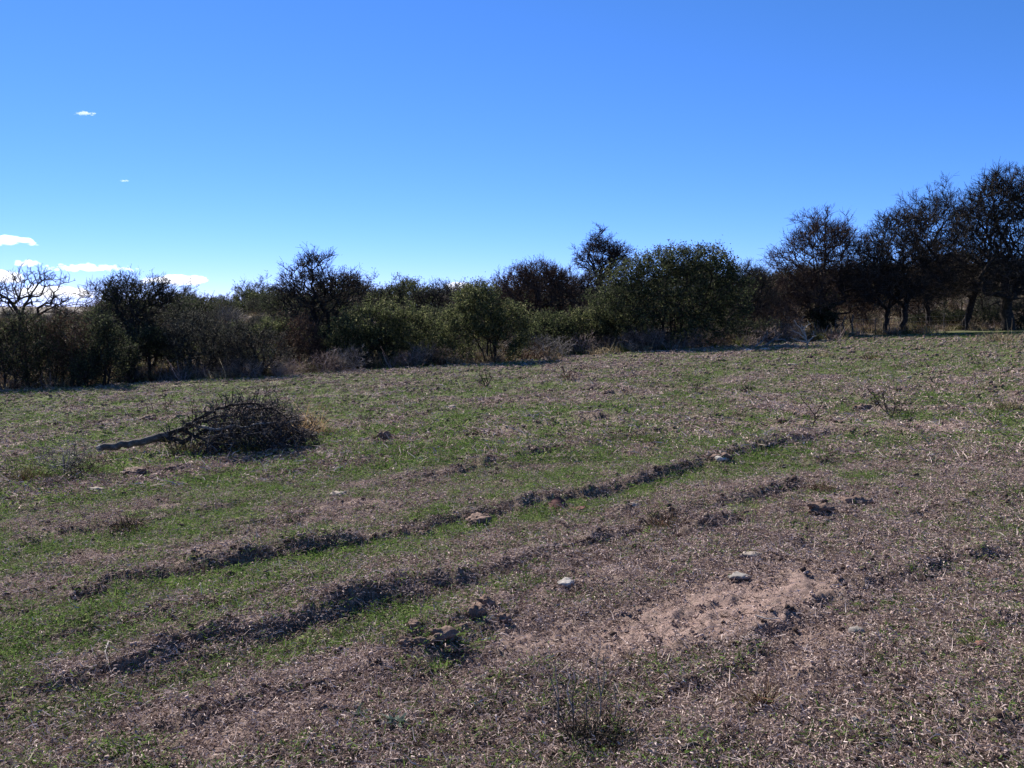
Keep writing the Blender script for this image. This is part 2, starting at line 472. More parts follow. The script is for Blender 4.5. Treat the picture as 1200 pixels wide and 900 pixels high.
# ------------------------------------------------------------------ the ground: one polar sheet, fine in front of the camera
def build_ground():
    fine = np.linspace(R(-50), R(50), 600)
    coarse = np.linspace(R(50), R(310), 90)[1:-1]
    ang = np.concatenate([fine, coarse]); nA = len(ang)
    # rings: even steps of the picture out to the bush, then growing
    r1 = np.geomspace(.25, 2.4, 12)[:-1]
    dep = np.linspace(1.65 / 2.4, 1.65 / 50, 390); r2 = 1.65 / dep
    r3 = np.geomspace(50, 140, 70)[1:]; r4 = np.geomspace(140, 9000, 30)[1:]
    r = np.concatenate([r1, r2, r3, r4]); nR = len(r)
    A, RR = np.meshgrid(ang, r)
    x = (RR * np.sin(A)).ravel(); y = (RR * np.cos(A)).ravel()
    cell = np.maximum(np.gradient(r)[:, None] * np.ones(nA)[None], RR * np.gradient(ang)[None] * .5).ravel()
    z = np.zeros_like(x)
    z[:] = H(x, y, np.minimum(cell, 1.0) * .5)
    green, bare, tilled, hill, h, edge = masks(x, y)
    V = np.stack([x, y, z], 1)
    idx = np.arange(nR * nA).reshape(nR, nA)
    a = idx[:-1]; b = idx[1:]
    F = np.stack([a, b, np.roll(b, -1, 1), np.roll(a, -1, 1)], -1).reshape(-1, 4)
    V = np.concatenate([V, [[0, 0, H0(0, 0)]]]); c = len(V) - 1
    fan = np.stack([np.full(nA, c), idx[0], np.roll(idx[0], -1)], 1)
    me = np_mesh("ground", V, [F[:, ::-1], fan[:, ::-1]], [M_GROUND], smooth=True)
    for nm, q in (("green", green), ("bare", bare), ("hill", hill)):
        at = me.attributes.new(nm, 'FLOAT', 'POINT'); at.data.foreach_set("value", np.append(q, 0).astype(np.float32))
    me.update()
    o = link(bpy.data.objects.new("ground", me)); tag(o, kind='structure')
    return o
build_ground()

# ------------------------------------------------------------------ scattering (grass, litter, clods, far scrub)
def proto_collection(name, meshes):
    c = bpy.data.collections.new(name)
    for i, me in enumerate(meshes):
        c.objects.link(bpy.data.objects.new("%s_%02d" % (name, i), me))
    return c

def scatter(name, P, rot, scl, protos, label, cat, rng):
    N = len(P)
    me = bpy.data.meshes.new(name)
    me.vertices.add(N); me.vertices.foreach_set("co", P.astype(np.float32).ravel())
    at = me.attributes.new("rot", 'FLOAT_VECTOR', 'POINT'); at.data.foreach_set("vector", rot.astype(np.float32).ravel())
    at = me.attributes.new("scl", 'FLOAT', 'POINT'); at.data.foreach_set("value", scl.astype(np.float32))
    at = me.attributes.new("idx", 'INT', 'POINT'); at.data.foreach_set("value", rng.integers(0, len(protos), N).astype(np.int32))
    o = link(bpy.data.objects.new(name, me))
    ng = bpy.data.node_groups.new(name, 'GeometryNodeTree')
    ng.interface.new_socket("Geometry", in_out='INPUT', socket_type='NodeSocketGeometry')
    ng.interface.new_socket("Geometry", in_out='OUTPUT', socket_type='NodeSocketGeometry')
    n = ng.nodes
    gi = n.new("NodeGroupInput"); go = n.new("NodeGroupOutput"); io = n.new("GeometryNodeInstanceOnPoints")
    ci = n.new("GeometryNodeCollectionInfo"); ci.inputs[0].default_value = proto_collection(name + "_shapes", protos)
    ci.inputs["Separate Children"].default_value = True; ci.inputs["Reset Children"].default_value = True
    def na(nm, ty):
        a = n.new("GeometryNodeInputNamedAttribute"); a.data_type = ty; a.inputs[0].default_value = nm; return a.outputs[0]
    L = ng.links
    L.new(gi.outputs[0], io.inputs["Points"]); L.new(ci.outputs[0], io.inputs["Instance"])
    io.inputs["Pick Instance"].default_value = True
    L.new(na("idx", 'INT'), io.inputs["Instance Index"])
    e2r = n.new("FunctionNodeEulerToRotation"); L.new(na("rot", 'FLOAT_VECTOR'), e2r.inputs[0]); L.new(e2r.outputs[0], io.inputs["Rotation"])
    L.new(na("scl", 'FLOAT'), io.inputs["Scale"]); L.new(io.outputs[0], go.inputs[0])
    md = o.modifiers.new("scatter", 'NODES'); md.node_group = ng
    return tag(o, label, cat, kind='stuff')

def fan_points(rng, n, r0, r1, power=1.0, half=R(50)):
    """points in the fan of ground the photograph looks over; power 1 = even on the ground, lower = denser near"""
    q = rng.uniform(0, 1, n)
    if power == 0: r = r0 * (r1 / r0) ** q
    else: e = 2 * power; r = (r0 ** e + (r1 ** e - r0 ** e) * q) ** (1 / e)
    a = rng.uniform(-half, half, n)
    return r * np.sin(a), r * np.cos(a), r

def slope_rot(x, y, rng, tilt=.12):
    n = len(x)
    return np.stack([rng.normal(0, tilt, n), rng.normal(0, tilt, n), rng.uniform(0, 6.283, n)], 1)

rg = np.random.default_rng(7)
def litter_clump(rng, n, spread, up, L, W, mat, m2=None):
    g = Geo()
    C = np.stack([rng.normal(0, spread, n), rng.normal(0, spread, n), rng.uniform(.0, .02, n) * up], 1)
    D = rng.normal(size=(n, 3)); D[:, 2] = np.abs(D[:, 2]) * up * rng.uniform(.2, 1.2, n)
    g.blades(C, D, L * rng.uniform(.5, 1.5, n), W * rng.uniform(.6, 1.4, n), rng, 0, .5)
    return g.mesh("clump", [mat])
def build_ground_cover():
    dead = [litter_clump(rg, 36, .05, .30, .021, .0018, M_LITTER) for _ in range(8)]
    dead_far = [litter_clump(rg, 28, .11, .4, .062, .0055, M_LITTER) for _ in range(6)]
    grn = [litter_clump(rg, 22, .045, .8, .016, .0021, M_GREEN) for _ in range(6)]
    grn_far = [litter_clump(rg, 26, .12, .8, .026, .0060, M_GREEN) for _ in range(6)]
    def keep(x, y, f):
        p = f(*masks(x, y)); return rg.uniform(0, 1, len(x)) < p
    def put(name, n, r0, r1, pw, f, protos, lab, cat, s0, s1, lift=0., tilt=.2):
        x, y, r = fan_points(rg, n, r0, r1, pw)
        k = keep(x, y, f); x, y = x[k], y[k]
        z = H(x, y, np.full(len(x), .012)) + lift
        scatter(name, np.stack([x, y, z], 1), slope_rot(x, y, rg, tilt), rg.uniform(s0, s1, len(x)), protos, lab, cat, rg)
    # the nearer dead straw and green grass
    fd = lambda g, b, t, h, hh, e: np.clip(.56 - .30 * g - .50 * b, .02, 1) * (1 - h)
    fg = lambda g, b, t, h, hh, e: np.clip(g * .78 + .16 - .5 * b, 0, 1) * (1 - h)
    put("dead_grass_litter", 118000, 2.0, 12, .45, fd, dead, "grey-pink dead grass litter strewn over the near field", "grass litter", .6, 1.35)
    put("dead_grass_litter", 59000, 10, 52, .35, fd, dead_far, "grey-pink dead grass litter strewn over the far field", "grass litter", .5, 1.25)
    put("short_green_grass", 96000, 2.0, 12, .45, fg, grn, "short green grass in patches on the near field", "grass", .6, 1.4)
    put("short_green_grass", 90000, 10, 52, .35, fg, grn_far, "short green grass in patches on the far field", "grass", .5, 1.2)
    # clods: too many to count, most under ten pixels
    cl = []
    for k in range(6):
        g = Geo(); g.lump((0, 0, .2), 1, rg, 0, 2, .6, (1, rg.uniform(.6, .9), rg.uniform(.5, .75))); cl.append(g.mesh("clod", [M_CLOD]))
    fc = lambda g, b, t, h, hh, e: np.clip(.22 + .8 * t, 0, 1) * (1 - h) * (1 - .92 * b)
    x, y, r = fan_points(rg, 60000, 2.6, 48, .5)
    k = keep(x, y, fc); x, y, r = x[k], y[k], r[k]
    z = H(x, y, np.full(len(x), .012))
    s = rg.lognormal(math.log(.016), .6, len(x)) * (0.7 + r / 13)
    s = np.clip(s, .006, .013 + .0016 * r)
    M_CRUMB = island_mat("soil_crumb", [(.1, (.075, .050, .042)), (.5, (.25, .175, .148)), (.9, (.47, .355, .31))], by='both')
    cr = []
    for k in range(6):
        g = Geo()
        for j in range(5): g.lump((rg.normal(0, 1.6), rg.normal(0, 1.6), .25), rg.uniform(.4, 1.1), rg, 0, 1, .6, (1, rg.uniform(.6, .9), rg.uniform(.5, .8)))
        cr.append(g.mesh("crumb", [M_CRUMB]))
    X, Y, RR = fan_points(rg, 144000, 2.2, 45, .42)
    kk = keep(X, Y, lambda g, b, t, h, hh, e: np.clip(.85 - .6 * g - .75 * b + .2 * t, .04, 1) * (1 - h)); X, Y, RR = X[kk], Y[kk], RR[kk]
    ss = np.clip(rg.lognormal(math.log(.0065), .5, len(X)) * (.75 + RR / 11), .003, .006 + .0009 * RR)
    scatter("soil_crumbs", np.stack([X, Y, H(X, Y, np.full(len(X), .012)) + ss * .3], 1), slope_rot(X, Y, rg, .3), ss, cr, "pinkish crumbs of turned soil covering the field between the grass", "soil crumbs", rg)
    scatter("soil_clods", np.stack([x, y, z], 1), slope_rot(x, y, rg, .3), s, cl, "small dark crumbs and clods of soil lying all over the field", "soil clods", rg)
build_ground_cover()
#@@PART2@@
# ------------------------------------------------------------------ growing woody plants
def unit(v): return v / (np.linalg.norm(v, axis=-1, keepdims=True) + 1e-9)

class Wood:
    """a branching skeleton: trunks are drawn first, then branches are led to points spread through the crown"""
    def __init__(s, rng): s.rng = rng; s.P = []; s.par = []; s.dir = []; s.paths = []
    def path(s, start, pts):
        """start: node index or None; pts: (k,3) new nodes"""
        ids = [] if start is None else [start]
        prev = start
        for q in pts:
            s.P.append(np.asarray(q, float)); s.par.append(-1 if prev is None else prev)
            d = np.array([0, 0, 1.]) if prev is None else unit(s.P[-1] - s.P[prev])
            s.dir.append(d); prev = len(s.P) - 1; ids.append(prev)
        if start is None and len(s.dir) > 1: s.dir[ids[0]] = s.dir[ids[1]]
        s.paths.append(ids); return prev
    def trunk(s, pts, start=None, jit=.04, n=4):
        pts = np.asarray(pts, float)
        out = []
        for a, b in zip(pts[:-1], pts[1:]):
            for k in range(n): out.append(a + (b - a) * k / n)
        out.append(pts[-1]); out = np.array(out)
        L = np.linalg.norm(pts[-1] - pts[0])
        out[1:] += s.rng.normal(0, jit * L / n ** .5 * .5, (len(out) - 1, 3)) * np.array([1, 1, .3])
        return s.path(start, out if start is None else out[1:])
    def fill(s, T, seg=.28, zig=.10, climb=.35):
        root = s.P[0]
        T = T[np.argsort(np.linalg.norm(T - s.P[min(len(s.P) - 1, 3)], axis=1))]
        cap = len(s.P) + len(T) * 14
        PP = np.zeros((cap, 3)); DD = np.zeros((cap, 3)); n = len(s.P)
        PP[:n] = s.P; DD[:n] = s.dir
        for t in T:
            dv = t - PP[:n]; d = np.sqrt((dv * dv).sum(1)) + 1e-6
            c = (dv * DD[:n]).sum(1) / d
            below = np.clip((PP[:n, 2] - t[2]) / d, 0, 1)
            k = int(np.argmin(d * (1.35 - .55 * c + climb * below) + .08 * (c < -.2)))
            L = d[k]
            if L < .12: continue
            m = int(np.clip(round(L / seg), 1, 8))
            p0 = PP[k]; c1 = p0 + DD[k] * L * .38
            u = (np.arange(1, m + 1) / m)[:, None]
            pts = (1 - u) ** 2 * p0 + 2 * u * (1 - u) * c1 + u ** 2 * t
            pts += s.rng.normal(0, zig * min(L, 1.2) / max(m, 1) ** .5, (m, 3))
            s.path(k, pts)
            PP[n:n + m] = s.P[n:]; DD[n:n + m] = s.dir[n:]; n += m
    def done(s, r_root, r_tip, root_nodes=1):
        P = np.array(s.P); par = np.array(s.par); n = len(P)
        cnt = np.zeros(n)
        kids = np.zeros(n, int)
        for i in range(n - 1, -1, -1):
            if cnt[i] == 0: cnt[i] = 1
            if par[i] >= 0: cnt[par[i]] += cnt[i]; kids[par[i]] += 1
        e = math.log(r_root / r_tip) / math.log(max(cnt.max(), 2))
        s.P, s.par, s.cnt = P, par, cnt
        s.rad = r_tip * cnt ** min(e, .62)
        s.rad = s.rad * (r_root / s.rad.max()) ** sstep(.25, .9, s.rad / s.rad.max())
        s.D = np.array(s.dir)
        return s
    def draw(s, thick, g_trunk, g_crown, m_t=0, m_c=0):
        by = {}
        for ids in s.paths:
            if len(ids) < 2: continue
            r = s.rad[ids].copy()
            if s.par[ids[1]] == ids[0] and len(ids) > 1: r[0] = min(r[0], r[1] * 1.25)
            big = r.max() > thick
            by.setdefault((len(ids), big), []).append((s.P[ids], r))
        for (k, big), L in by.items():
            P = np.array([a for a, _ in L]); r = np.array([b for _, b in L])
            if big: g_trunk.tubes(P, r, 7 if r.max() > .07 else 5, m_t)
            else: g_crown.tubes(P, r, 3, m_c)
    def twigs(s, g, n_per, Lr, r, up=.25, out=.4, maxcnt=4, m=0, droop=0.0, centre=None, kink=.35, sub=0):
        rng = s.rng
        k = np.where(s.cnt <= maxcnt)[0]
        k = np.repeat(k, n_per)
        P0 = s.P[k]
        c = s.P.mean(0) if centre is None else centre
        D = unit(s.D[k] * .6 + unit(rng.normal(size=(len(k), 3))) * .85 + unit(P0 - c) * out + np.array([0, 0, up]))
        L = (rng.uniform(Lr[0], Lr[1], len(k)))[:, None]
        side = unit(rng.normal(size=(len(k), 3))) * kink
        p1 = P0 + D * L * .5 + side * L * .16
        p2 = P0 + D * L - side * L * .1 + np.array([0, 0, -droop]) * L
        P = np.stack([P0, p1, p2], 1)
        rr = np.stack([np.full(len(k), r), np.full(len(k), r * .75), np.full(len(k), r * .45)], 1) * rng.uniform(.6, 1.2, (len(k), 1))
        g.tubes(P, rr, 3, m)
        s.tw = P
        if sub:
            k2 = np.repeat(np.arange(len(P)), sub); u = rng.uniform(.3, 1.0, (len(k2), 1))
            A = P[k2, 0] * (1 - u) ** 2 + 2 * u * (1 - u) * P[k2, 1] + u ** 2 * P[k2, 2]
            D2 = unit(unit(P[k2, 2] - P[k2, 0]) * .8 + unit(rng.normal(size=A.shape)) * .8 + np.array([0, 0, up * .8])); L2 = L[k2] * rng.uniform(.35, .7, (len(k2), 1))
            sd = np.cross(D2, rng.normal(size=A.shape)); sd = unit(sd) * r * .85; B2 = A + D2 * L2
            g.add(np.stack([A - sd, A + sd, B2 + sd * .55, B2 - sd * .55], 1).reshape(-1, 3), np.arange(len(A) * 4).reshape(-1, 4), m)
        return P
    def leafpts(s, n, jit):
        rng = s.rng; k = rng.integers(0, len(s.tw), n); u = rng.uniform(.15, 1.05, (n, 1))
        P = s.tw[k]
        return P[:, 0] * (1 - u) ** 2 + 2 * u * (1 - u) * P[:, 1] + u ** 2 * P[:, 2] + rng.normal(0, jit, (n, 3))

def in_ellipsoids(rng, E, n, shell=.55, rag=1.0):
    """E: list of (centre, (rx,ry,rz), weight)"""
    w = np.array([e[2] for e in E], float); w /= w.sum()
    out = []
    for e, k in zip(E, rng.multinomial(n, w)):
        d = unit(rng.normal(size=(k, 3))); r = rng.uniform(0, 1, (k, 1)) ** (1 / 3 * (1 - shell) + .12)
        r *= rng.uniform(.86, 1.16, (k, 1))
        q = rng.normal(size=(5, 3)) * np.array([[1.6], [2.2], [3.], [4.], [5.]]); ph = rng.uniform(0, 6.28, 5)
        lob = (np.sin(d @ q.T + ph) * np.array([.5, .45, .4, .35, .3])).sum(1)[:, None]
        r *= np.clip(1 + .26 * rag * lob, .45, 1.4)
        r = np.where((rng.uniform(size=(k, 1)) < .05 * rag) & (d[:, 2:3] > 0), r * 1.28, r)
        out.append(np.asarray(e[0]) + d * r * np.asarray(e[1]))
    return np.concatenate(out)

def depth_of(u, v): return G(u, v)[1]

def plant(name, label, cat, base, D, E, trunks, seed, n_br=300, r_root=.16, r_tip=.012, tw=3, tw_len=(.2, .55), tw_r=.009, mats=(M_BARK, M_TWIG), leaf=None,
          depth=.8, group=None, up=.25, out=.4, droop=0., zig=.10, thick=.05, names=("trunk", "crown"), twmax=4, climb=.35, shell=.55, seg=.28, sub=2, rag=1.35):
    """base: u of trunk foot (photo pixels), D: distance; E: crown ellipsoids (u,v,ru,rv,w[,dd]) in photo pixels at D;
    trunks: lists of (u,v[,dd]) pixels, first from the foot up; leaf: (n, length, width, jitter, material, axisdroop)"""
    rng = np.random.default_rng(seed)
    s = D / FPX
    foot_u = base
    f = at_depth(foot_u, 450, D)
    origin = np.array([f[0], D, float(H(f[0], D))])
    def W(q):
        p = at_depth(q[0], 450 if q[1] > 9000 else q[1], D + (q[2] if len(q) > 2 else 0.)); return p - origin
    EE = []
    for e in E:
        EE.append((at_depth(e[0], e[1], D + (e[5] if len(e) > 5 else 0.)) - origin, (e[2] * s, e[2] * s * depth, e[3] * s), e[4]))
    wd = Wood(rng)
    for i, t in enumerate(trunks):
        pts = [W(q) for q in t]
        if i == 0 or len(t[0]) == 1: pass
        if i == 0:
            pts[0] = np.array([pts[0][0], 0, -.08]); wd.trunk(pts)
        elif t[0][1] > 9000:      # another stem from the ground
            x = (t[0][0] - foot_u) * s; pts[0] = np.array([x, rng.normal(0, .1), float(H(origin[0] + x, D)) - origin[2] - .06])
            # joined to the root so that there is one plant
            wd.path(0, [wd.P[0] + (pts[0] - wd.P[0]) * .5 - np.array([0, 0, .05]), pts[0]])
            wd.trunk(pts, start=len(wd.P) - 1)
        else:                     # a limb from the nearest node
            PP = np.array(wd.P); k = int(np.argmin(np.linalg.norm(PP - pts[0], axis=1)))
            pts[0] = PP[k]; wd.trunk(pts, start=k)
    T = in_ellipsoids(rng, EE, n_br, shell, rag)
    gz = H(T[:, 0] + origin[0], T[:, 1] + origin[1]) - origin[2]
    T = T[T[:, 2] > gz + .12]
    wd.fill(T, zig=zig, climb=climb, seg=seg)
    wd.done(r_root, r_tip)
    gt, gc = Geo(), Geo()
    wd.draw(thick, gt, gc)
    c = np.mean([e[0] for e in EE], 0)
    wd.twigs(gc, tw, tw_len, tw_r, up=up, out=out, centre=c, droop=droop, maxcnt=twmax, sub=sub)
    cm = [mats[1]]
    for q in (leaf or []):
        n, Ll, Lw, jit, mat = q[:5]
        C = wd.leafpts(n, jit)
        if len(q) > 5: C = C[C[:, 2] < q[5] * s * 1.0 + 1e9]
        gc.leaves(C, Ll, Lw, rng, len(cm)); cm.append(mat)
    t = thing(name, label, cat, tuple(origin), 0, group)
    if gt.n: part(names[0], gt.mesh(names[0], [mats[0]], True), t)
    part(names[1], gc.mesh(names[1], cm), t)
    return t

# distances of the bush edge at a given u
def DE(u, v): return depth_of(u, v)

# ---- the trees, from the photograph's left to its right
plant("thorn_tree", "bare pale-limbed thorn tree with open spreading crown above dark bushes at the field's low corner", "tree", 28, DE(28, 452) + 3.5,
      [(32, 340, 36, 22, 2), (5, 348, 28, 18, 1), (66, 357, 28, 12, 1.2)],
      [[(28, 9999), (24, 410), (27, 372), (34, 345)], [(27, 372), (12, 352), (-8, 340)], [(27, 385), (50, 366), (78, 352)], [(33, 350), (44, 333), (54, 326)]],
      11, n_br=210, r_root=.11, r_tip=.015, tw=3, tw_len=(.12, .40), tw_r=.011, mats=(M_BARK, M_TWIG), zig=.16, twmax=3, thick=.03)
plant("thorn_tree", "dark twiggy tree with wild branch tips rising against the low clouds", "tree", 150, DE(150, 447) + 2.0,
      [(160, 352, 30, 22, 2), (150, 385, 36, 26, 2), (135, 345, 18, 18, .6), (186, 352, 14, 14, .5)],
      [[(150, 9999), (148, 410), (152, 380), (158, 352)], [(150, 390), (136, 360), (128, 338)], [(152, 380), (172, 355), (186, 340)]],
      12, n_br=567, r_root=.14, tw=6, tw_len=(.15, .5), mats=(M_BARK, M_TWIG), leaf=[(6760, 0.032, 0.017, .07, M_LEAFD)])
plant("small_tree", "small round-headed dark tree on a single short straight trunk", "tree", 175, DE(175, 447) + .6,
      [(175, 401, 25, 15, 1)], [[(175, 9999), (175, 425), (175, 410)]], 13, n_br=175, r_root=.055, r_tip=.008, tw=6, tw_len=(.08, .28), tw_r=.006,
      mats=(M_BARK, M_TWIG), leaf=[(6760, 0.027, 0.014, .05, M_LEAFD), (900, .026, .012, .05, M_LEAFG)], thick=.025)
plant("thorn_tree", "tall dark thicket-bodied tree with bare antler-like branches on top", "tree", 372, DE(372, 432) + 2.5,
      [(370, 365, 32, 34, 2.2), (366, 318, 22, 22, .55), (398, 338, 26, 20, .8), (344, 340, 18, 16, .4)],
      [[(372, 9999), (370, 395), (368, 350), (366, 318), (362, 300)], [(369, 355), (395, 335), (415, 322)], [(369, 360), (345, 338), (333, 325)], [(366, 320), (378, 305), (388, 300)]],
      14, n_br=702, r_root=.20, r_tip=.012, tw=6, tw_len=(.15, .5), mats=(M_BARK, M_TWIG), leaf=[(4680, 0.032, 0.017, .08, M_LEAFR), (2860, 0.032, 0.017, .08, M_LEAFD)], zig=.13)
plant("thorn_tree", "sparse olive-topped small tree peeping over the round green bush", "tree", 452, DE(452, 428) + 5.5,
      [(444, 352, 16, 11, 1), (464, 352, 14, 12, 1)], [[(452, 9999), (452, 400), (450, 370), (446, 350)], [(451, 372), (458, 358), (466, 348)]],
      15, n_br=162, r_root=.12, tw=5, tw_len=(.12, .4), mats=(M_BARK, M_TWIG), leaf=[(1950, 0.034, 0.018, .06, M_LEAFG)])
plant("thorn_tree", "twin-puffed bare tree on a crooked dark stem between two green bushes", "tree", 511, DE(511, 423) + 8,
      [(518, 348, 15, 15, 1.4), (494, 354, 14, 10, 1), (508, 352, 8, 8, .3)], [[(511, 9999), (509, 395), (510, 372), (515, 350)], [(510, 374), (502, 362), (494, 354)]],
      16, n_br=202, r_root=.15, r_tip=.013, tw=6, tw_len=(.12, .4), tw_r=.010, mats=(M_BARK, M_TWIG), leaf=[(700, .03, .015, .06, M_LEAFD)])
plant("thorn_tree", "reddish-brown dense tree with bare twigs bristling from its crown", "tree", 628, DE(628, 416) + 5,
      [(628, 345, 38, 30, 2.4), (600, 350, 26, 20, 1), (655, 340, 18, 18, .7), (630, 322, 26, 12, .7)],
      [[(628, 9999), (628, 385), (628, 350), (630, 325)], [(628, 370), (605, 348), (590, 335)], [(628, 362), (650, 340), (660, 325)]],
      17, n_br=837, r_root=.20, tw=6, tw_len=(.2, .55), mats=(M_BARK, M_TWIGB), leaf=[(7800, 0.040, 0.020, .08, M_LEAFR)])
plant("thorn_tree", "grey twiggy tree filling the gap beside the reddish-brown dense tree", "tree", 672, DE(672, 414) + 9,
      [(672, 352, 24, 28, 1.6), (684, 335, 14, 12, .5), (655, 330, 14, 14, .4)], [[(672, 9999), (672, 390), (672, 355), (674, 330)]],
      18, n_br=351, r_root=.17, tw=6, tw_len=(.2, .55), tw_r=.010, mats=(M_BARK, M_TWIG))
plant("thorn_tree", "tall leaning puff-crowned bare tree standing highest behind the big green bush", "tree", 704, DE(704, 412) + 12,
      [(708, 304, 25, 24, 2), (722, 302, 14, 14, .5), (700, 285, 12, 10, .3)], [[(704, 9999), (702, 370), (701, 335), (706, 310)], [(702, 330), (716, 312), (724, 298)], [(702, 330), (695, 306), (690, 296)]],
      19, n_br=445, r_root=.22, r_tip=.014, tw=6, tw_len=(.2, .5), tw_r=.012, mats=(M_BARK, M_TWIG), leaf=[(2340, 0.042, 0.022, .08, M_LEAFR)])
plant("thorn_tree", "grey-twigged scrubby tree leaning out beside the big dark green bush", "tree", 868, DE(868, 404) + 4,
      [(874, 330, 24, 16, 1), (885, 352, 26, 22, 1)], [[(868, 9999), (868, 375), (872, 345), (880, 322)], [(869, 370), (890, 345), (900, 330)]],
      20, n_br=351, r_root=.13, tw=6, tw_len=(.2, .55), mats=(M_BARKG, M_TWIG), leaf=[(1950, 0.036, 0.018, .07, M_LEAFD)])
plant("thorn_tree", "wide bare tree with fanned reddish limbs behind the bleached stump", "tree", 964, DE(964, 394) + .8,
      [(965, 285, 42, 36, 2.2), (945, 320, 34, 28, 1.2), (990, 305, 30, 32, 1.2), (932, 346, 38, 30, 2.0), (990, 340, 36, 30, 1.9)],
      [[(964, 9999), (963, 375), (962, 345), (966, 300), (968, 262)], [(962, 350), (940, 315), (926, 290)], [(963, 340), (985, 300), (1002, 272)], [(963, 355), (935, 345), (912, 345)]],
      21, n_br=1550, r_root=.24, r_tip=.013, tw=6, tw_len=(.2, .6), tw_r=.011, mats=(M_BARK, M_TWIGB), leaf=[(1950, 0.042, 0.019, .1, M_LEAFR)])
plant("dense_bush", "very dark leafy bush hugging the foot of the wide reddish tree", "bush", 962, DE(962, 394) - .2,
      [(962, 376, 14, 17, 1)], [[(962, 9999), (962, 385), (962, 374)]], 22, n_br=148, r_root=.05, r_tip=.008, tw=6, tw_len=(.1, .3), tw_r=.007,
      leaf=[(6500, 0.037, 0.022, .06, M_LEAFD)], names=("stems", "crown"), thick=.02)
plant("thorn_tree", "dense dark tree on two close bare trunks beside the wire fence", "tree", 1057, DE(1057, 391) + .2,
      [(1052, 300, 40, 44, 2.4), (1028, 320, 30, 38, 1.3), (1082, 315, 32, 38, 1.3), (1060, 268, 32, 22, .8), (1026, 335, 38, 24, 1.7), (1078, 336, 36, 18, 1.3)],
      [[(1057, 9999), (1060, 370), (1064, 345), (1058, 305), (1056, 268)], [(1037, 9999), (1039, 370), (1044, 345), (1038, 310), (1030, 285)], [(1062, 350), (1080, 322), (1092, 295)], [(1042, 348), (1022, 330), (1008, 318)]],
      23, n_br=1650, r_root=.20, r_tip=.013, tw=6, tw_len=(.2, .6), tw_r=.011, mats=(M_BARK, M_TWIG), leaf=[(5460, 0.042, 0.019, .1, M_LEAFR)])
plant("thorn_tree", "slim forked tree with arching low boughs under the tall dark crowns", "tree", 1086, DE(1086, 388) + 2.0,
      [(1098, 268, 34, 38, 1.6), (1090, 320, 28, 26, .8), (1112, 300, 26, 30, .8)],
      [[(1086, 9999), (1088, 372), (1084, 350), (1078, 325), (1090, 285)], [(1088, 362), (1102, 346), (1122, 338)], [(1090, 290), (1106, 262), (1108, 235)]],
      24, n_br=900, r_root=.15, r_tip=.013, tw=5, tw_len=(.25, .65), tw_r=.011, mats=(M_BARK, M_TWIG))
plant("thorn_tree", "dark tree with a slanting trunk and low boughs beside the tallest tree", "tree", 1128, DE(1128, 387) + 1.0,
      [(1135, 318, 34, 24, 1.2), (1112, 322, 26, 22, .8), (1158, 325, 30, 26, .9)],
      [[(1128, 9999), (1134, 368), (1142, 345), (1136, 322)], [(1138, 352), (1110, 330), (1088, 326)], [(1141, 346), (1160, 330), (1176, 318)]],
      25, n_br=567, r_root=.19, r_tip=.013, tw=6, tw_len=(.2, .55), tw_r=.011, mats=(M_BARK, M_TWIG), leaf=[(2340, 0.042, 0.019, .1, M_LEAFD)])
plant("thorn_tree", "tallest bare thorn tree with fine fanned twigs at the field's upper corner", "tree", 1180, DE(1180, 388) + .6,
      [(1178, 262, 56, 48, 2.4), (1205, 275, 50, 60, 2.0), (1150, 275, 32, 36, 1.2), (1185, 232, 42, 24, .9), (1235, 290, 40, 50, 1.2), (1180, 318, 56, 28, 1.8)],
      [[(1180, 9999), (1178, 360), (1180, 325), (1182, 285), (1184, 240)], [(1180, 330), (1160, 300), (1140, 275), (1132, 250)], [(1180, 325), (1210, 285), (1235, 250)], [(1181, 300), (1166, 262), (1162, 228)], [(1180, 335), (1225, 315), (1262, 300)]],
      26, n_br=1900, r_root=.33, r_tip=.014, tw=6, tw_len=(.25, .65), tw_r=.012, mats=(M_BARK, M_TWIG), leaf=[(2080, 0.042, 0.019, .1, M_LEAFD)])

# ---- the green bushes
def bush(label, u, D, E, seed, n_br, leaves, mats=(M_BARK, M_TWIG), stems=5, spread=14, **kw):
    s0 = [[(u, 9999), (u + 1, E[0][1] + E[0][3] * .5), (E[0][0], E[0][1])]]
    rng = np.random.default_rng(seed + 900)
    for k in range(stems - 1):
        e = E[k % len(E)]; x = u + rng.uniform(-spread, spread)
        s0.append([(x, 9999), (x + rng.uniform(-8, 8), e[1] + e[3] * .45), (e[0] + rng.uniform(-.6, .6) * e[2], e[1] - e[3] * rng.uniform(-.1, .4))])
    o = dict(r_root=.07, r_tip=.009, tw=3, tw_len=(.15, .42), tw_r=.007, names=("stems", "crown"), thick=.022, twmax=3, depth=.9, sub=1, rag=.5)
    o.update(kw)
    return plant("green_bush" if "green" in label else "bush", label, "bush", u, D, E, s0, seed, n_br=n_br, leaf=leaves, mats=mats, **o)

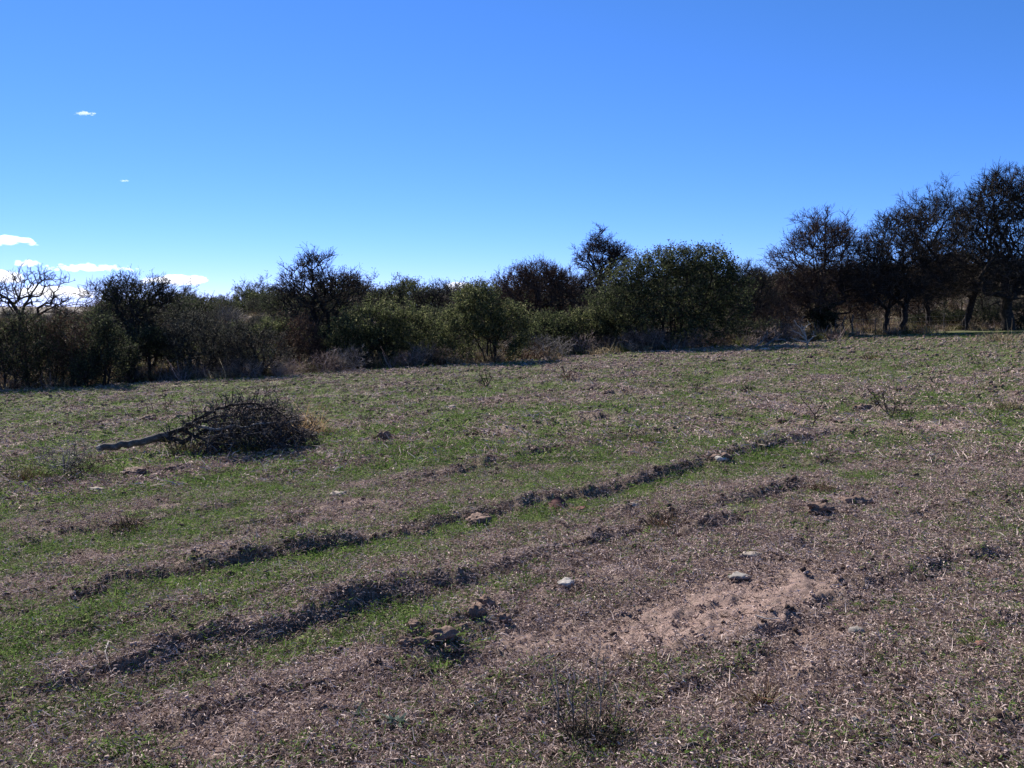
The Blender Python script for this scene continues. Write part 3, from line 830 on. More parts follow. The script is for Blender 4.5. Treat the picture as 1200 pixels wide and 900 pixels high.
bush("broad rounded green bush with yellowish crown over dry pinkish brush", 448, DE(448, 431) + 1.5, [(430, 393, 42, 34, 2), (475, 392, 38, 30, 1.6), (415, 405, 30, 24, .8), (448, 378, 36, 20, .8)], 31, 520, [(16250, 0.044, 0.018, .07, M_LEAFY), (8450, 0.044, 0.018, .09, M_LEAFG)])
bush("pointed yellow-green bush with a dark underside and visible stems", 570, DE(570, 427) + 1.2, [(562, 378, 36, 32, 2), (592, 385, 30, 30, 1.4), (540, 388, 22, 26, .8), (560, 352, 24, 16, .7)], 32, 520, [(18850, 0.044, 0.018, .07, M_LEAFY), (6500, 0.044, 0.018, .09, M_LEAFG)])
bush("largest dark green leafy bush with a lumpy top in mid treeline", 785, DE(785, 411) + 1.8, [(775, 345, 52, 44, 3), (820, 338, 42, 42, 2.2), (730, 352, 36, 36, 1.4), (850, 352, 26, 40, 1.2), (790, 312, 34, 22, 1), (835, 312, 26, 18, .7), (745, 325, 20, 18, .5), (785, 382, 70, 26, 1.5)], 33, 1250,
     [(22100, 0.058, 0.024, .09, M_LEAFG), (16900, 0.058, 0.024, .10, M_LEAFD)], stems=9, spread=46, r_root=.12, tw_len=(.2, .55), tw_r=.010)
bush("low sunlit yellow-green bush against the largest dark bush", 690, DE(690, 414) + 1.0, [(692, 380, 26, 18, 1.4), (668, 385, 20, 16, .9), (708, 388, 18, 18, .8)], 34, 260, [(8450, 0.042, 0.018, .06, M_LEAFY)])
bush("small olive-green bush below the reddish-brown dense tree", 645, DE(645, 417) + 1.2, [(645, 384, 24, 16, 1), (655, 395, 20, 14, .7)], 35, 200, [(6500, 0.042, 0.018, .06, M_LEAFG)])
bush("dark green rounded bush in the shade between two taller bushes", 512, DE(512, 425) + 3.5, [(512, 392, 24, 30, 1), (498, 384, 16, 18, .5)], 36, 220, [(8450, 0.042, 0.019, .07, M_LEAFD)])
bush("bright olive-green bush below the antler-topped tree", 328, DE(328, 436) + 4.5, [(322, 390, 24, 14, 1), (340, 396, 20, 14, .7)], 37, 190, [(6760, 0.038, 0.017, .06, M_LEAFG), (2600, 0.038, 0.017, .06, M_LEAFY)])
bush("reddish-brown twiggy thicket between the largest green bush and the bleached stump", 915, DE(930, 398) + 3.2, [(905, 350, 22, 26, 1), (925, 360, 24, 26, 1.2), (940, 340, 18, 26, .8)], 51, 420, [(4200, .036, .014, .07, M_LEAFR)], mats=(M_BARK, M_TWIGB), tw=6, stems=6, spread=22)
bush("purplish-brown twiggy thicket behind the wire fence", 1008, DE(1008, 391) + 4.0, [(1000, 352, 24, 24, 1.2), (1022, 350, 22, 24, 1)], 52, 340, [(2600, .036, .014, .07, M_LEAFR)], mats=(M_BARK, M_TWIGB), tw=6, stems=5, spread=18)
bush("tall dim brown thicket behind the two-trunked dense tree", 1075, DE(1075, 389) + 6.0, [(1060, 338, 34, 30, 1.2), (1098, 335, 28, 32, 1)], 53, 420, [(3600, .04, .016, .08, M_LEAFR)], mats=(M_BARK, M_TWIGB), tw=6, stems=6, spread=30)
bush("tall dim thicket behind the slanting-trunked tree", 1150, DE(1150, 387) + 6.0, [(1135, 335, 30, 28, 1.2), (1170, 335, 30, 30, 1), (1205, 335, 30, 34, 1)], 54, 460, [(4200, .04, .016, .08, M_LEAFD)], mats=(M_BARK, M_TWIG), tw=6, stems=7, spread=40)
# the dark left-hand thicket
bush("massive near-black bush below the pale-limbed thorn tree", 30, DE(30, 459) + 1.6, [(18, 412, 42, 34, 2), (52, 416, 34, 33, 1.6), (-15, 414, 34, 38, 1.2), (30, 390, 30, 18, .7)], 38, 620, [(12675, 0.036, 0.017, .06, M_LEAFD), (3250, 0.036, 0.017, .07, M_LEAFR)], stems=7, spread=34, tw=5, sub=1)
bush("dark bush with purplish-brown twiggy flank beside the near-black one", 86, DE(86, 457) + 1.6, [(86, 408, 26, 32, 1.4), (102, 424, 18, 24, .8)], 39, 330, [(4940, 0.034, 0.016, .06, M_LEAFR), (3120, 0.034, 0.016, .06, M_LEAFD)], mats=(M_BARK, M_TWIGB), tw=5, sub=1)
bush("narrow column-like dark bush standing at the field edge", 127, DE(127, 455) + .9, [(126, 415, 16, 32, 1.4), (122, 390, 16, 18, .6)], 40, 240, [(6045, 0.034, 0.017, .05, M_LEAFD)], stems=4, spread=8, tw=5, sub=1)
bush("low dark bush growing tight against the column-like one", 102, DE(102, 456) + .5, [(100, 437, 12, 15, 1)], 41, 110, [(2535, 0.032, 0.016, .05, M_LEAFD)], stems=3, spread=6, tw=5, sub=1)
bush("slim dark shrub between the column-like bush and the small tree", 151, DE(151, 451) + .6, [(151, 425, 9, 20, 1)], 42, 110, [(2145, 0.032, 0.016, .04, M_LEAFD)], stems=3, spread=4, tw=5, sub=1)
bush("wide grey-brown twiggy bush with a dark hollow below", 240, DE(240, 446) + 1.3, [(236, 408, 34, 30, 1.6), (262, 410, 26, 28, 1.2), (215, 405, 20, 24, .7)], 43, 470, [(6760, 0.032, 0.014, .06, M_LEAFK)], mats=(M_BARK, M_TWIG), tw=4)
bush("open grey bush on forked dark stems at the field edge", 300, DE(300, 444) + .8, [(288, 408, 26, 26, 1.2), (312, 412, 24, 24, 1)], 44, 360, [(3380, 0.032, 0.014, .06, M_LEAFK)], mats=(M_BARK, M_TWIG), tw=4, stems=5, spread=8)
bush("dull grey-leaved bush filling the slope above the grey-brown twiggy bush", 208, DE(208, 448) + 5, [(205, 392, 28, 24, 1.2), (235, 386, 24, 20, 1)], 45, 300, [(6760, 0.036, 0.017, .07, M_LEAFK)], tw=4)
bush("dark-twigged bush behind the antler-topped tree's foot", 350, DE(350, 436) + 1.6, [(352, 402, 22, 26, 1), (335, 412, 16, 18, .5)], 46, 260, [(4160, 0.032, 0.016, .06, M_LEAFR)], mats=(M_BARK, M_TWIGB), tw=5, sub=1)
bush("brown thorny bush beside the largest dark green bush", 896, DE(896, 402) + 2.4, [(896, 368, 24, 22, 1), (880, 378, 18, 18, .6), (918, 372, 16, 18, .5)], 47, 330, [(2340, 0.038, 0.017, .07, M_LEAFR)], mats=(M_BARKG, M_TWIGB), tw=4)
bush("dark low thicket joining the largest bush to the fallen dead branches", 870, DE(870, 404) + 1.2, [(868, 390, 28, 14, 1.2), (892, 390, 20, 11, .7)], 48, 230, [(4095, 0.038, 0.018, .06, M_LEAFD)], tw=5, sub=1)
bush("thicket made dense to give black shade behind the tall trees' trunks", 1140, DE(1140, 386) + 3.5, [(1110, 376, 26, 11, 1), (1150, 374, 30, 13, 1.2), (1080, 378, 16, 9, .5)], 49, 420, [(11250, 0.042, 0.019, .07, M_LEAFD)], stems=7, spread=40, tw=5, sub=1)  # dark leaves packed dense to stand in for the shadow under the crowns
bush("dim undergrowth bush at the foot of the tallest tree", 1195, DE(1195, 387) + 1.5, [(1200, 372, 22, 14, 1), (1218, 368, 22, 18, .8)], 50, 210, [(4095, 0.038, 0.018, .06, M_LEAFD)], tw=5, sub=1)

# ---- dry brush along the field edge: seven shapes, copied
def dry_shape(name, seed, w, h, n_br, mats, leaf=None, tw=4, tw_r=.006, tl=(.08, .26)):
    rng = np.random.default_rng(seed); wd = Wood(rng)
    wd.path(None, [np.array([0, 0, -.05]), np.array([0, 0, .03])])
    for k in range(6):
        a = rng.uniform(0, 6.283); r = w * .3 * rng.uniform(.3, 1)
        wd.path(1, [np.array([math.cos(a) * r * .4, math.sin(a) * r * .4, h * .25]), np.array([math.cos(a) * r, math.sin(a) * r, h * .55])])
    T = in_ellipsoids(rng, [((0, 0, h * .48), (w * .5, w * .5, h * .5), 1)], n_br); T = T[T[:, 2] > .04]
    wd.fill(T, seg=.2, zig=.12); wd.done(.022, .006)
    gc = Geo(); wd.draw(.5, gc, gc); wd.twigs(gc, tw, tl, tw_r, centre=np.array([0, 0, h * .2]), maxcnt=4)
    cm = [mats]
    if leaf: gc.leaves(wd.leafpts(leaf[0], .03), leaf[1], leaf[2], rng, 1); cm.append(leaf[3])
    return gc.mesh(name, cm)
dry = [dry_shape("dry_shrub", 101, 1.3, .75, 150, M_TWIGP), dry_shape("dry_shrub", 102, 1.0, .95, 150, M_TWIGG), dry_shape("dry_shrub", 103, 1.6, .7, 170, M_TWIGP),
       dry_shape("dry_shrub", 104, 1.1, .6, 130, M_TWIGB), dry_shape("dry_shrub", 105, 1.3, 1.1, 170, M_TWIGG, (500, .022, .009, M_LEAFK)),
       dry_shape("dry_shrub", 106, 1.0, .8, 130, M_TWIG), dry_shape("dry_shrub", 107, 1.2, .85, 140, M_TWIGP, (400, .022, .01, M_LEAFR))]
def edge_v(u): return np.interp(u, [-80, 0, 100, 200, 300, 400, 500, 600, 700, 800, 900, 960, 1040, 1200, 1300], [464, 461, 457, 449, 445, 437, 430, 423, 416, 411, 404, 394, 391, 388, 386])
DRYC = ["wide pinkish", "round grey", "flat pinkish", "low brown", "tall grey-leaved", "small dark", "brown-leaved pinkish"]
DRYL = ["wide leafless pinkish dry shrub below the %s", "round leafless grey dry shrub below the %s", "flat spreading pinkish dry shrub below the %s",
        "low brown leafless dry shrub below the %s", "taller grey-leaved dry shrub below the %s", "small dark leafless shrub below the %s", "pinkish dry shrub with a few brown leaves below the %s"]
LAND = [(30, "pale-limbed thorn tree"), (90, "purplish twiggy bush"), (127, "column-like dark bush"), (160, "wild-tipped dark tree"), (240, "wide grey-brown bush"), (300, "open grey bush"), (370, "antler-topped tree"), (435, "broad rounded green bush"),
        (511, "twin-puffed bare tree"), (568, "pointed yellow-green bush"), (625, "reddish-brown dense tree"), (690, "low sunlit bush"), (750, "largest bush's shoulder"), (785, "largest green bush"), (835, "largest bush's sunlit flank"), (880, "grey-twigged scrubby tree"), (925, "bleached stump"), (964, "wide reddish bare tree"), (1020, "wire fence"),
        (1057, "two-trunked dense tree"), (1095, "slim forked tree"), (1128, "slanting-trunked tree"), (1190, "tallest bare tree")]
def u_of(x, y, z):
    d = np.array([x, y, z]) - CAM; f = d[1] * cp + d[2] * sp
    return 600 + FPX * d[0] / f
def landmark(x, y, z):
    u = u_of(x, y, z); return min(LAND, key=lambda q: abs(q[0] - u))[1]
rs = np.random.default_rng(55)
for i in range(118):
    u = rs.uniform(190, 930) if i < 62 else rs.uniform(-70, 1290)
    dd = abs(rs.normal(0, 1.2)) + .1 if i < 62 else rs.uniform(2, 9)
    if i >= 86: u = rs.uniform(285, 520) if i < 106 else rs.uniform(600, 880); dd = rs.uniform(-.5, .5)
    if 930 < u and i < 62: continue
    if 930 < u < 1010: continue
    p = G(u, float(edge_v(u)) - 1); D = p[1] + dd
    q = at_depth(u, 440, D); k = int(rs.integers(0, 7))
    sc = rs.uniform(.55, 1.15) * (.8 if u < 350 else 1.0) * (.8 if i >= 86 else 1)
    single("dry_shrub", dry[k], DRYL[k] % landmark(q[0], D, 0), "shrub", (q[0], D, float(H(q[0], D))), "dry shrubs by the " + landmark(q[0], D, 0), rs.uniform(0, 6.28), sc)

# ---- scrub on the slope behind
def scrub_shape(name, seed, w, h, n_br, tw_m, leaf, tw=3):
    rng = np.random.default_rng(seed); wd = Wood(rng)
    wd.path(None, [np.array([0, 0, -.1]), np.array([0, 0, h * .12]), np.array([rng.normal(0, .1), rng.normal(0, .1), h * .35])])
    c = [((rng.normal(0, w * .14), rng.normal(0, w * .14), h * rng.uniform(.45, .68)), (w * rng.uniform(.28, .42), w * rng.uniform(.28, .42), h * rng.uniform(.24, .34)), 1) for _ in range(4)]
    T = in_ellipsoids(rng, c, n_br); T = T[T[:, 2] > .1]
    wd.fill(T, seg=.4, zig=.12); wd.done(.09, .013)
    gt, gc = Geo(), Geo(); wd.draw(.03, gt, gc); wd.twigs(gc, tw, (.2, .6), .013, maxcnt=3)
    cm = [tw_m]
    if leaf: gc.leaves(wd.leafpts(leaf[0], .05), leaf[1], leaf[2], rng, 1); cm.append(leaf[3])
    return (gt.mesh("trunk", [M_BARK], True) if gt.n else None), gc.mesh("crown", cm)
scr = [scrub_shape("s", 201, 3.0, 2.2, 150, M_TWIG, (3800, .048, .02, M_LEAFG)), scrub_shape("s", 202, 2.4, 1.8, 130, M_TWIGB, (2000, .045, .018, M_LEAFR)),
       scrub_shape("s", 203, 3.2, 2.0, 150, M_TWIG, (3400, .048, .02, M_LEAFK)), scrub_shape("s", 204, 2.6, 2.6, 150, M_TWIG, (3400, .048, .02, M_LEAFD)),
       scrub_shape("s", 205, 2.2, 1.5, 130, M_TWIGG, (600, .05, .02, M_LEAFK)), scrub_shape("s", 206, 2.8, 2.6, 190, M_TWIG, (300, .05, .02, M_LEAFR), 4)]
def far_scrub(k):
    r = thing("scrub_bush", "dark scrubby bush on the slope behind the treeline", "bush", (0, 0, 0))
    if scr[k][0]: part("trunk", scr[k][0], r)
    part("crown", scr[k][1], r); return r
protos = [None] * 6
SCRUB_LABEL = ["olive-green scrub bush %s the slope behind the %s", "reddish-brown scrub bush %s the slope behind the %s", "dull grey-leaved scrub bush %s the slope behind the %s",
               "dark green scrub bush %s the slope behind the %s", "small grey twiggy scrub bush %s the slope behind the %s", "leafless dark scrub bush %s the slope behind the %s"]
spots = []
for i in range(2400):
    x = rs.uniform(-64, 84); t = 3.0 + 80 * rs.uniform() ** 1.25; y = float(ytree(x)) + t
    if x > 11 and (t < 8 or rs.uniform() < .62): continue
    if abs(x / y) > .72: continue
    if any((x - q[0]) ** 2 + (y - q[1]) ** 2 < (1.0 + .012 * y) ** 2 for q in spots): continue
    spots.append((x, y, t))
spots.sort(key=lambda q: q[2] - (30 if q[2] > 62 else 0) + (100 if abs(q[0] / q[1]) > .61 else 0))
rest = []
for i, (x, y, t) in enumerate(spots):
    k = int(rs.choice(6, p=[.2, .16, .22, .16, .12, .14]))
    sc = rs.uniform(.5, 1.05) * (.8 if x < 0 and t < 20 else 1) * (rs.uniform(.9, 1.7) if k in (3, 5) and t > 14 else 1) * (.5 if u_of(x, y, float(H0(x, y))) < 112 and t > 6 else 1); rz = rs.uniform(0, 6.28)
    if i >= 280: rest.append((x, y, sc, rz)); continue
    loc = (x, y, float(H(x, y)))
    if protos[k] is None:
        o = protos[k] = far_scrub(k); o.location = loc; o.rotation_euler = (0, 0, rz); o.scale = (sc,) * 3
    else: o = copy_tree(protos[k], loc, rz, sc)
    lab = SCRUB_LABEL[k] % ("low on" if t < 16 else "partway up" if t < 40 else "near the top of", landmark(*loc))
    o["label"] = lab; o["group"] = lab.replace("scrub bush", "scrub bushes")
if rest:
    rest = np.array(rest)
    scatter("slope_scrub", np.stack([rest[:, 0], rest[:, 1], H(rest[:, 0], rest[:, 1])], 1), np.stack([rest[:, 0] * 0, rest[:, 0] * 0, rest[:, 3]], 1), rest[:, 2], [q[1] for q in scr], "far scrub merging into one mass along the top of the slope", "scrub", rs)
# dry grass and small scrub between them: one mass
def tuft_mesh(name, seed, n, spread, L, W, mat, up=2.2, bend=.4):
    rng = np.random.default_rng(seed); g = Geo()
    a = rng.uniform(0, 6.283, n); r = np.abs(rng.normal(0, spread, n))
    C = np.stack([np.cos(a) * r, np.sin(a) * r, np.full(n, -.01)], 1)
    D = np.stack([np.cos(a) * .8 * rng.uniform(0, 1.3, n), np.sin(a) * .8 * rng.uniform(0, 1.3, n), np.full(n, up * .5)], 1) + rng.normal(0, .22, (n, 3))
    g.blades(C, D, L * rng.uniform(.5, 1.2, n), W * rng.uniform(.7, 1.3, n), rng, 0, bend)
    return g.mesh(name, [mat])
def build_slope_grass():
    ms = [tuft_mesh("tuft", 300 + i, 40, .12, .42, .010, m) for i, m in enumerate((M_TUFT, M_TUFT, M_TUFTG, M_RUST, M_TWIGP))]
    n = 26000
    x = rs.uniform(-60, 80, n); t = -1.0 + 80 * rs.uniform(0, 1, n) ** 1.8; y = ytree(x) + t
    k = (masks(x, y)[3] > rs.uniform(0, 1, n)) & (fbm(x / 4, y / 4, 91, 3) + .25 * rs.uniform(0, 1, n) > .5); x, y = x[k], y[k]
    scatter("slope_grass", np.stack([x, y, H(x, y)], 1), slope_rot(x, y, rs, .15), rs.uniform(.5, 1.5, len(x)), ms, "dry grass tufts covering the slope under and behind the trees", "dry grass", rs)
build_slope_grass()
# ------------------------------------------------------------------ the felled thorn limb and its heap of twigs
def pixpt(u, v, D, dd=0.): return at_depth(u, v, D + dd)
def on_ground(x, y): return float(H(x, y))

M_LOG = island_mat("log_bark", [(0, (.04, .034, .030)), (.55, (.11, .092, .082)), (1, (.26, .225, .20))], by="noise", noise=14, bump=1.0)
M_HEAP = island_mat("heap_twig", [(0, (.022, .018, .017)), (.6, (.062, .051, .047)), (1, (.19, .16, .15))])
def build_brush_heap():
    rng = np.random.default_rng(77)
    D = G(230, 532)[1]; s = D / FPX
    f = at_depth(180, 450, D); O = np.array([f[0], D, on_ground(f[0], D)])
    W = lambda u, v, dd=0.: pixpt(u, v, D, dd) - O
    t = thing("felled_branch", "felled thorn limb with a pale sawn butt and a domed heap of dark twigs", "branch", tuple(O))
    def tube(pts, r, n=5, jit=.012):
        P = np.array([W(*q) for q in pts]); u = np.linspace(0, len(P) - 1, (len(P) - 1) * n + 1)
        Q = np.stack([np.interp(u, np.arange(len(P)), P[:, k]) for k in range(3)], 1); Q[1:-1] += rng.normal(0, jit, (len(Q) - 2, 3))
        return Q, np.interp(u, np.arange(len(P)), np.array(r)) * s
    # ground height under the butt
    gb = on_ground(O[0] + W(117, 524)[0], D) - O[2]
    Q, r = tube([(116, 526, -.1), (150, 520, -.05), (188, 512, 0), (226, 499, .05)], [4.0, 4.6, 4.3, 2.8], jit=.008)
    Q[:, 2] += np.linspace(max(0, gb + .05 - Q[0, 2]), 0, len(Q))
    g = Geo(); g.tubes(Q[None], (r * rng.uniform(.9, 1.1, len(r)))[None], 10); part("log", g.mesh("log", [M_LOG], True), t)
    # the sawn face
    d = unit(Q[0] - Q[1]); a = unit(np.cross(d, [0, 0, 1])); b = np.cross(d, a); th = np.arange(12) / 12 * 6.283
    ring = Q[0] + d * .012 + (a * np.cos(th)[:, None] + b * np.sin(th)[:, None]) * r[0] * rng.uniform(.9, 1.06, (12, 1))
    g = Geo(); g.add(np.concatenate([[Q[0] + d * .02], ring, ring - d * .05]), np.array([[0, 1 + k, 1 + (k + 1) % 12] for k in range(12)])); g.add(np.concatenate([ring, ring - d * .05]), np.array([[k, 12 + k, 12 + (k + 1) % 12, (k + 1) % 12] for k in range(12)]))
    part("sawn_face", g.mesh("sawn_face", [M_BLEACH]), t)
    wd = Wood(rng)
    limbs = [([(190, 512), (216, 501), (240, 486, -.3), (262, 476, -.4), (300, 472, -.35), (330, 484, -.3), (352, 510, -.2)], [3.2, 2.6, 2.0, 1.5, 1.1, .8, .6]),
             ([(188, 515), (214, 517, -.1), (238, 506, -.15), (262, 499, -.2)], [3.4, 3.0, 2.0, 1.2]),
             ([(225, 498), (255, 503, -.3), (290, 498, -.4), (322, 495, -.35)], [2.2, 1.7, 1.2, .8]),
             ([(228, 497), (262, 488, .3), (300, 484, .45), (338, 500, .4)], [2.2, 1.7, 1.2, .8]),
             ([(216, 505), (246, 519, -.5), (286, 522, -.6), (330, 524, -.5)], [2, 1.6, 1.2, .7])]
    for k, (pts, rr) in enumerate(limbs):
        Q, r = tube(pts, rr)
        g = Geo(); g.tubes(Q[None], r[None], 7)
        part("limb", g.mesh("limb", [M_BLEACH if k == 2 else M_BARK], True), t)
        wd.path(None if k == 0 else 0, Q if k == 0 else Q)
    E = [(W(296, 511), (66 * s, 58 * s, 36 * s), 2.8), (W(330, 516), (36 * s, 40 * s, 20 * s), .8), (W(266, 515), (28 * s, 40 * s, 16 * s), .6)]
    T = in_ellipsoids(rng, E, 2500, .12, .12)
    gz = H(T[:, 0] + O[0], T[:, 1] + O[1]) - O[2]; T = T[T[:, 2] > gz + .02]
    wd.fill(T, seg=.16, zig=.09, climb=0.0); wd.done(.045, .0042)
    gc = Geo()
    for ids in wd.paths[len(limbs):]: gc.tubes(wd.P[ids][None], np.minimum(wd.rad[ids], .014)[None], 3)
    wd.twigs(gc, 6, (.07, .22), .0060, up=-.08, out=.2, maxcnt=8, kink=.9, sub=2)
    part("twigs", gc.mesh("twigs", [M_HEAP]), t)
    # a few thin shoots standing off the heap
    g = Geo(); P = []
    for u, v, h, lean in [(262, 474, 13, -6), (300, 471, 15, 3), (272, 473, 17, 1), (286, 472, 12, -3), (226, 497, 17, -1), (318, 477, 9, 5)]:
        P.append([W(u, v, .2), W(u + lean * .5, v - h * .55, .2), W(u + lean * 1.1, v - h, .2)])
    g.tubes(np.array(P), np.full((len(P), 3), .006), 3); part("shoots", g.mesh("shoots", [M_TWIG]), t)
build_brush_heap()

# ------------------------------------------------------------------ weeds, tufts and twigs on the field
def tuft(label, u, v, w, h, mats, n=160, name="grass_tuft", cat="grass tuft", lean=0., wid=None, group=None):
    p = G(u, v); D = p[1]; s = D / FPX; rng = np.random.default_rng(int(u * 13 + v))
    g = Geo(); w *= s; h *= s
    cols = mats if isinstance(mats, (list, tuple)) else [mats]
    for i, m in enumerate(cols):
        k = n // len(cols); a = rng.uniform(0, 6.283, k); r = rng.uniform(0, 1, k) ** .6 * w * .40
        C = np.stack([np.cos(a) * r, np.sin(a) * r * .8, np.full(k, -.01)], 1)
        D_ = np.stack([np.cos(a) * r * 1.1 / w + lean, np.sin(a) * r * 1.1 / w, np.full(k, .7)], 1) + rng.normal(0, .24, (k, 3))
        g.blades(C, D_, h * rng.uniform(.35, 1.15, k), wid or max(.0022, .34 * s), rng, i, .35)
    me = g.mesh(name, cols)
    return single(name, me, label, cat, (p[0], p[1], on_ground(p[0], p[1])), group)

def stems(label, u, v, lines, r_px, mat, name="dry_weed", cat="weed", seed=0, fuzz=0, fuzz_len=.1, base_tuft=None, group=None, rz=0):
    """lines: pixel polylines (u,v[,dd]) of the stems at the depth of the foot (u,v)"""
    p = G(u, v); D = p[1]; s = D / FPX; O = np.array([p[0], D, on_ground(p[0], D)]); rng = np.random.default_rng(seed + int(u))
    P0 = pixpt(u, v, D)
    g = Geo()
    for ln in lines:
        P = np.array([pixpt(q[0], q[1], D, q[2] if len(q) > 2 else 0.) - P0 for q in ln])
        uu = np.linspace(0, len(P) - 1, (len(P) - 1) * 3 + 1); Q = np.stack([np.interp(uu, np.arange(len(P)), P[:, k]) for k in range(3)], 1)
        Q[1:-1] += rng.normal(0, .5 * s, (len(Q) - 2, 3))
        g.tubes(Q[None], (np.linspace(1, .45, len(Q)) * r_px * s)[None], 5)
        if fuzz:
            k = rng.integers(1, len(Q), fuzz); Dd = unit(rng.normal(size=(fuzz, 3)) + np.array([0, 0, .7])); L = fuzz_len * rng.uniform(.4, 1.2, (fuzz, 1))
            A = Q[k]; g.tubes(np.stack([A, A + Dd * L * .5 + rng.normal(0, .1, (fuzz, 3)) * L, A + Dd * L], 1), np.full((fuzz, 3), .28 * s), 3)
    return single(name, g.mesh(name, [mat]), label, cat, tuple(O), group)

tuft("ochre-green grass tuft in front of the felled limb's fork", 218, 533, 32, 24, [M_TUFTG, M_TUFT], 240)
tuft("golden dry grass tuft behind the twig heap's drooping end", 354, 513, 52, 36, M_GOLD, 520)
tuft("pale grey straw tuft growing through the twig heap's front", 258, 534, 34, 24, M_TUFT, 150)
tuft("olive shoots poking from the twig heap's front", 297, 536, 22, 32, M_TUFTG, 110)
tuft("thin yellowish tuft beside the felled limb's log", 166, 531, 16, 10, M_TUFT, 70)
tuft("loose olive-brown weed tuft near the lone grey shrublet", 32, 566, 52, 34, [M_TUFTG, M_RUST], 210)
tuft("dark clump of rank grass under tall bare stems", 702, 872, 100, 46, [M_TUFTD, M_TWIG, M_TUFTD], 900)
tuft("small dark brown weed clump beyond the upper plough cut", 345, 618, 26, 16, M_TUFTD, 120)
tuft("russet weed clump beside a pale streak of soil", 150, 626, 38, 30, [M_RUST, M_TUFTD], 170)
tuft("brown weed tuft beyond the two dark clods", 965, 582, 26, 18, M_RUST, 120)
tuft("olive weed tuft on a bright green patch in mid field", 765, 521, 24, 16, M_TUFTG, 120)
tuft("grey-olive weed tuft near the twiggy bare shrublet", 1184, 482, 34, 20, [M_TUFTG, M_TUFT], 150)
tuft("russet stalky weed tuft on the litter near the camera", 892, 832, 30, 44, [M_RUST, M_RUST, M_TUFT], 90)
tuft("fresh green tuft beside the red stone", 1140, 757, 24, 20, [M_GREEN, M_TUFTG], 120)
tuft("olive-brown tuft on the litter before the green tuft", 1088, 752, 30, 16, M_TUFTG, 110)
tuft("rust-coloured weed beyond the twig heap's drooping end", 388, 512, 16, 12, M_RUST, 80)
tuft("grey dry grass fringe where tree shade begins", 1172, 401, 34, 16, M_TUFT, 120)
tuft("reddish weed near the sunny gap in the treeline", 1020, 422, 18, 12, M_RUST, 80)
tuft("straw tuft near the bleached stump's branches", 968, 418, 18, 9, M_TUFT, 70)
tuft("wide low reddish weed in the lower plough cut", 782, 626, 50, 26, [M_RUST, M_TUFTD], 170)
tuft("dark weed tuft near the far plough ridge", 876, 459, 18, 11, M_TUFTD, 80)
tuft("yellowish tuft at the foot of the pointed yellow-green bush", 648, 424, 16, 12, M_GOLD, 90)
tuft("brown tuft on the mid field ridge", 455, 515, 18, 9, M_RUST, 70)
tuft("bright green tuft in the hollow under the lower plough cut", 420, 752, 30, 9, M_GREEN, 110)
tuft("straw-brown weed tuft by the sandy patch", 740, 770, 22, 12, M_TUFT, 90)
tuft("dark green tuft on the litter near the field's near edge", 1040, 778, 30, 14, [M_TUFTG, M_GREEN], 120)

stems("tall thin bare weed stems rising from the dark grass clump", 690, 858,
      [[(655, 850), (654, 810), (650, 775)], [(672, 852), (671, 815), (676, 790)], [(703, 852), (704, 815), (699, 775), (703, 757)], [(704, 815), (709, 790), (707, 765)], [(690, 858), (686, 820), (692, 795)], [(655, 825), (648, 800), (644, 792)], [(672, 835), (665, 810), (668, 788)], [(716, 858), (722, 830), (720, 800)]],
      1.0, M_TWIGG, fuzz=7, fuzz_len=.06)
stems("curved bare twiggy shrublet with an arching stem on the far ridge", 1050, 489,
      [[(1062, 491), (1050, 489), (1040, 485), (1032, 475), (1024, 463), (1013, 453)], [(1040, 485), (1036, 470), (1034, 462)], [(1050, 489), (1056, 480), (1060, 470)], [(1032, 475), (1022, 470)], [(1045, 488), (1049, 476), (1046, 468)], [(1062, 491), (1068, 486)]],
      .8, M_TWIG, name="bare_shrublet", cat="shrub", fuzz=16, fuzz_len=.16)
stems("crooked zigzag twig weed with a hooked tip in mid field", 951, 506,
      [[(951, 506), (954, 496), (955, 487), (946, 478), (939, 468), (938, 461), (949, 460)], [(955, 487), (962, 478), (965, 472)], [(951, 506), (948, 498)], [(954, 496), (958, 491)]],
      .65, M_TWIG, name="bare_shrublet", cat="shrub", fuzz=5, fuzz_len=.10)
stems("small dark upright bare shrublet in the far field by the yellow-green bush", 570, 454,
      [[(570, 454), (566, 446), (562, 440)], [(570, 454), (571, 446), (569, 437)], [(570, 454), (575, 446), (578, 441)], [(570, 454), (564, 449), (558, 446)]], .7, M_TWIG, name="bare_shrublet", cat="shrub", fuzz=10, fuzz_len=.2)
stems("thin upright twig weed on the field below the largest green bush", 815, 462,
      [[(815, 462), (814, 455), (811, 449)], [(814, 457), (818, 450)], [(815, 462), (819, 456), (822, 453)]], .5, M_TWIG, fuzz=5, fuzz_len=.14)
stems("faint dry weed before the low sunlit bush", 743, 441, [[(743, 441), (741, 434), (738, 428)], [(743, 441), (745, 433)], [(742, 437), (748, 431)]], .45, M_TWIGG, fuzz=6, fuzz_len=.14)
stems("dry leafless shrublet with russet twigs in the far field", 667, 447, [[(667, 447), (662, 440), (660, 434)], [(667, 447), (668, 438)], [(667, 447), (673, 439), (676, 436)], [(667, 447), (657, 443)]], .5, M_RUST, name="bare_shrublet", cat="shrub", fuzz=12, fuzz_len=.18)
stems("pair of thin weed stalks beyond the felled limb", 174, 490, [[(174, 490), (173, 478), (170, 468)], [(178, 490), (179, 478), (177, 472)]], .5, M_TWIGB, fuzz=3, fuzz_len=.08)
stems("branched thin weed beyond the felled limb's log", 196, 484, [[(196, 484), (195, 474), (191, 465)], [(196, 478), (201, 470), (203, 463)], [(196, 484), (192, 476)]], .5, M_TWIGB, fuzz=6, fuzz_len=.10)
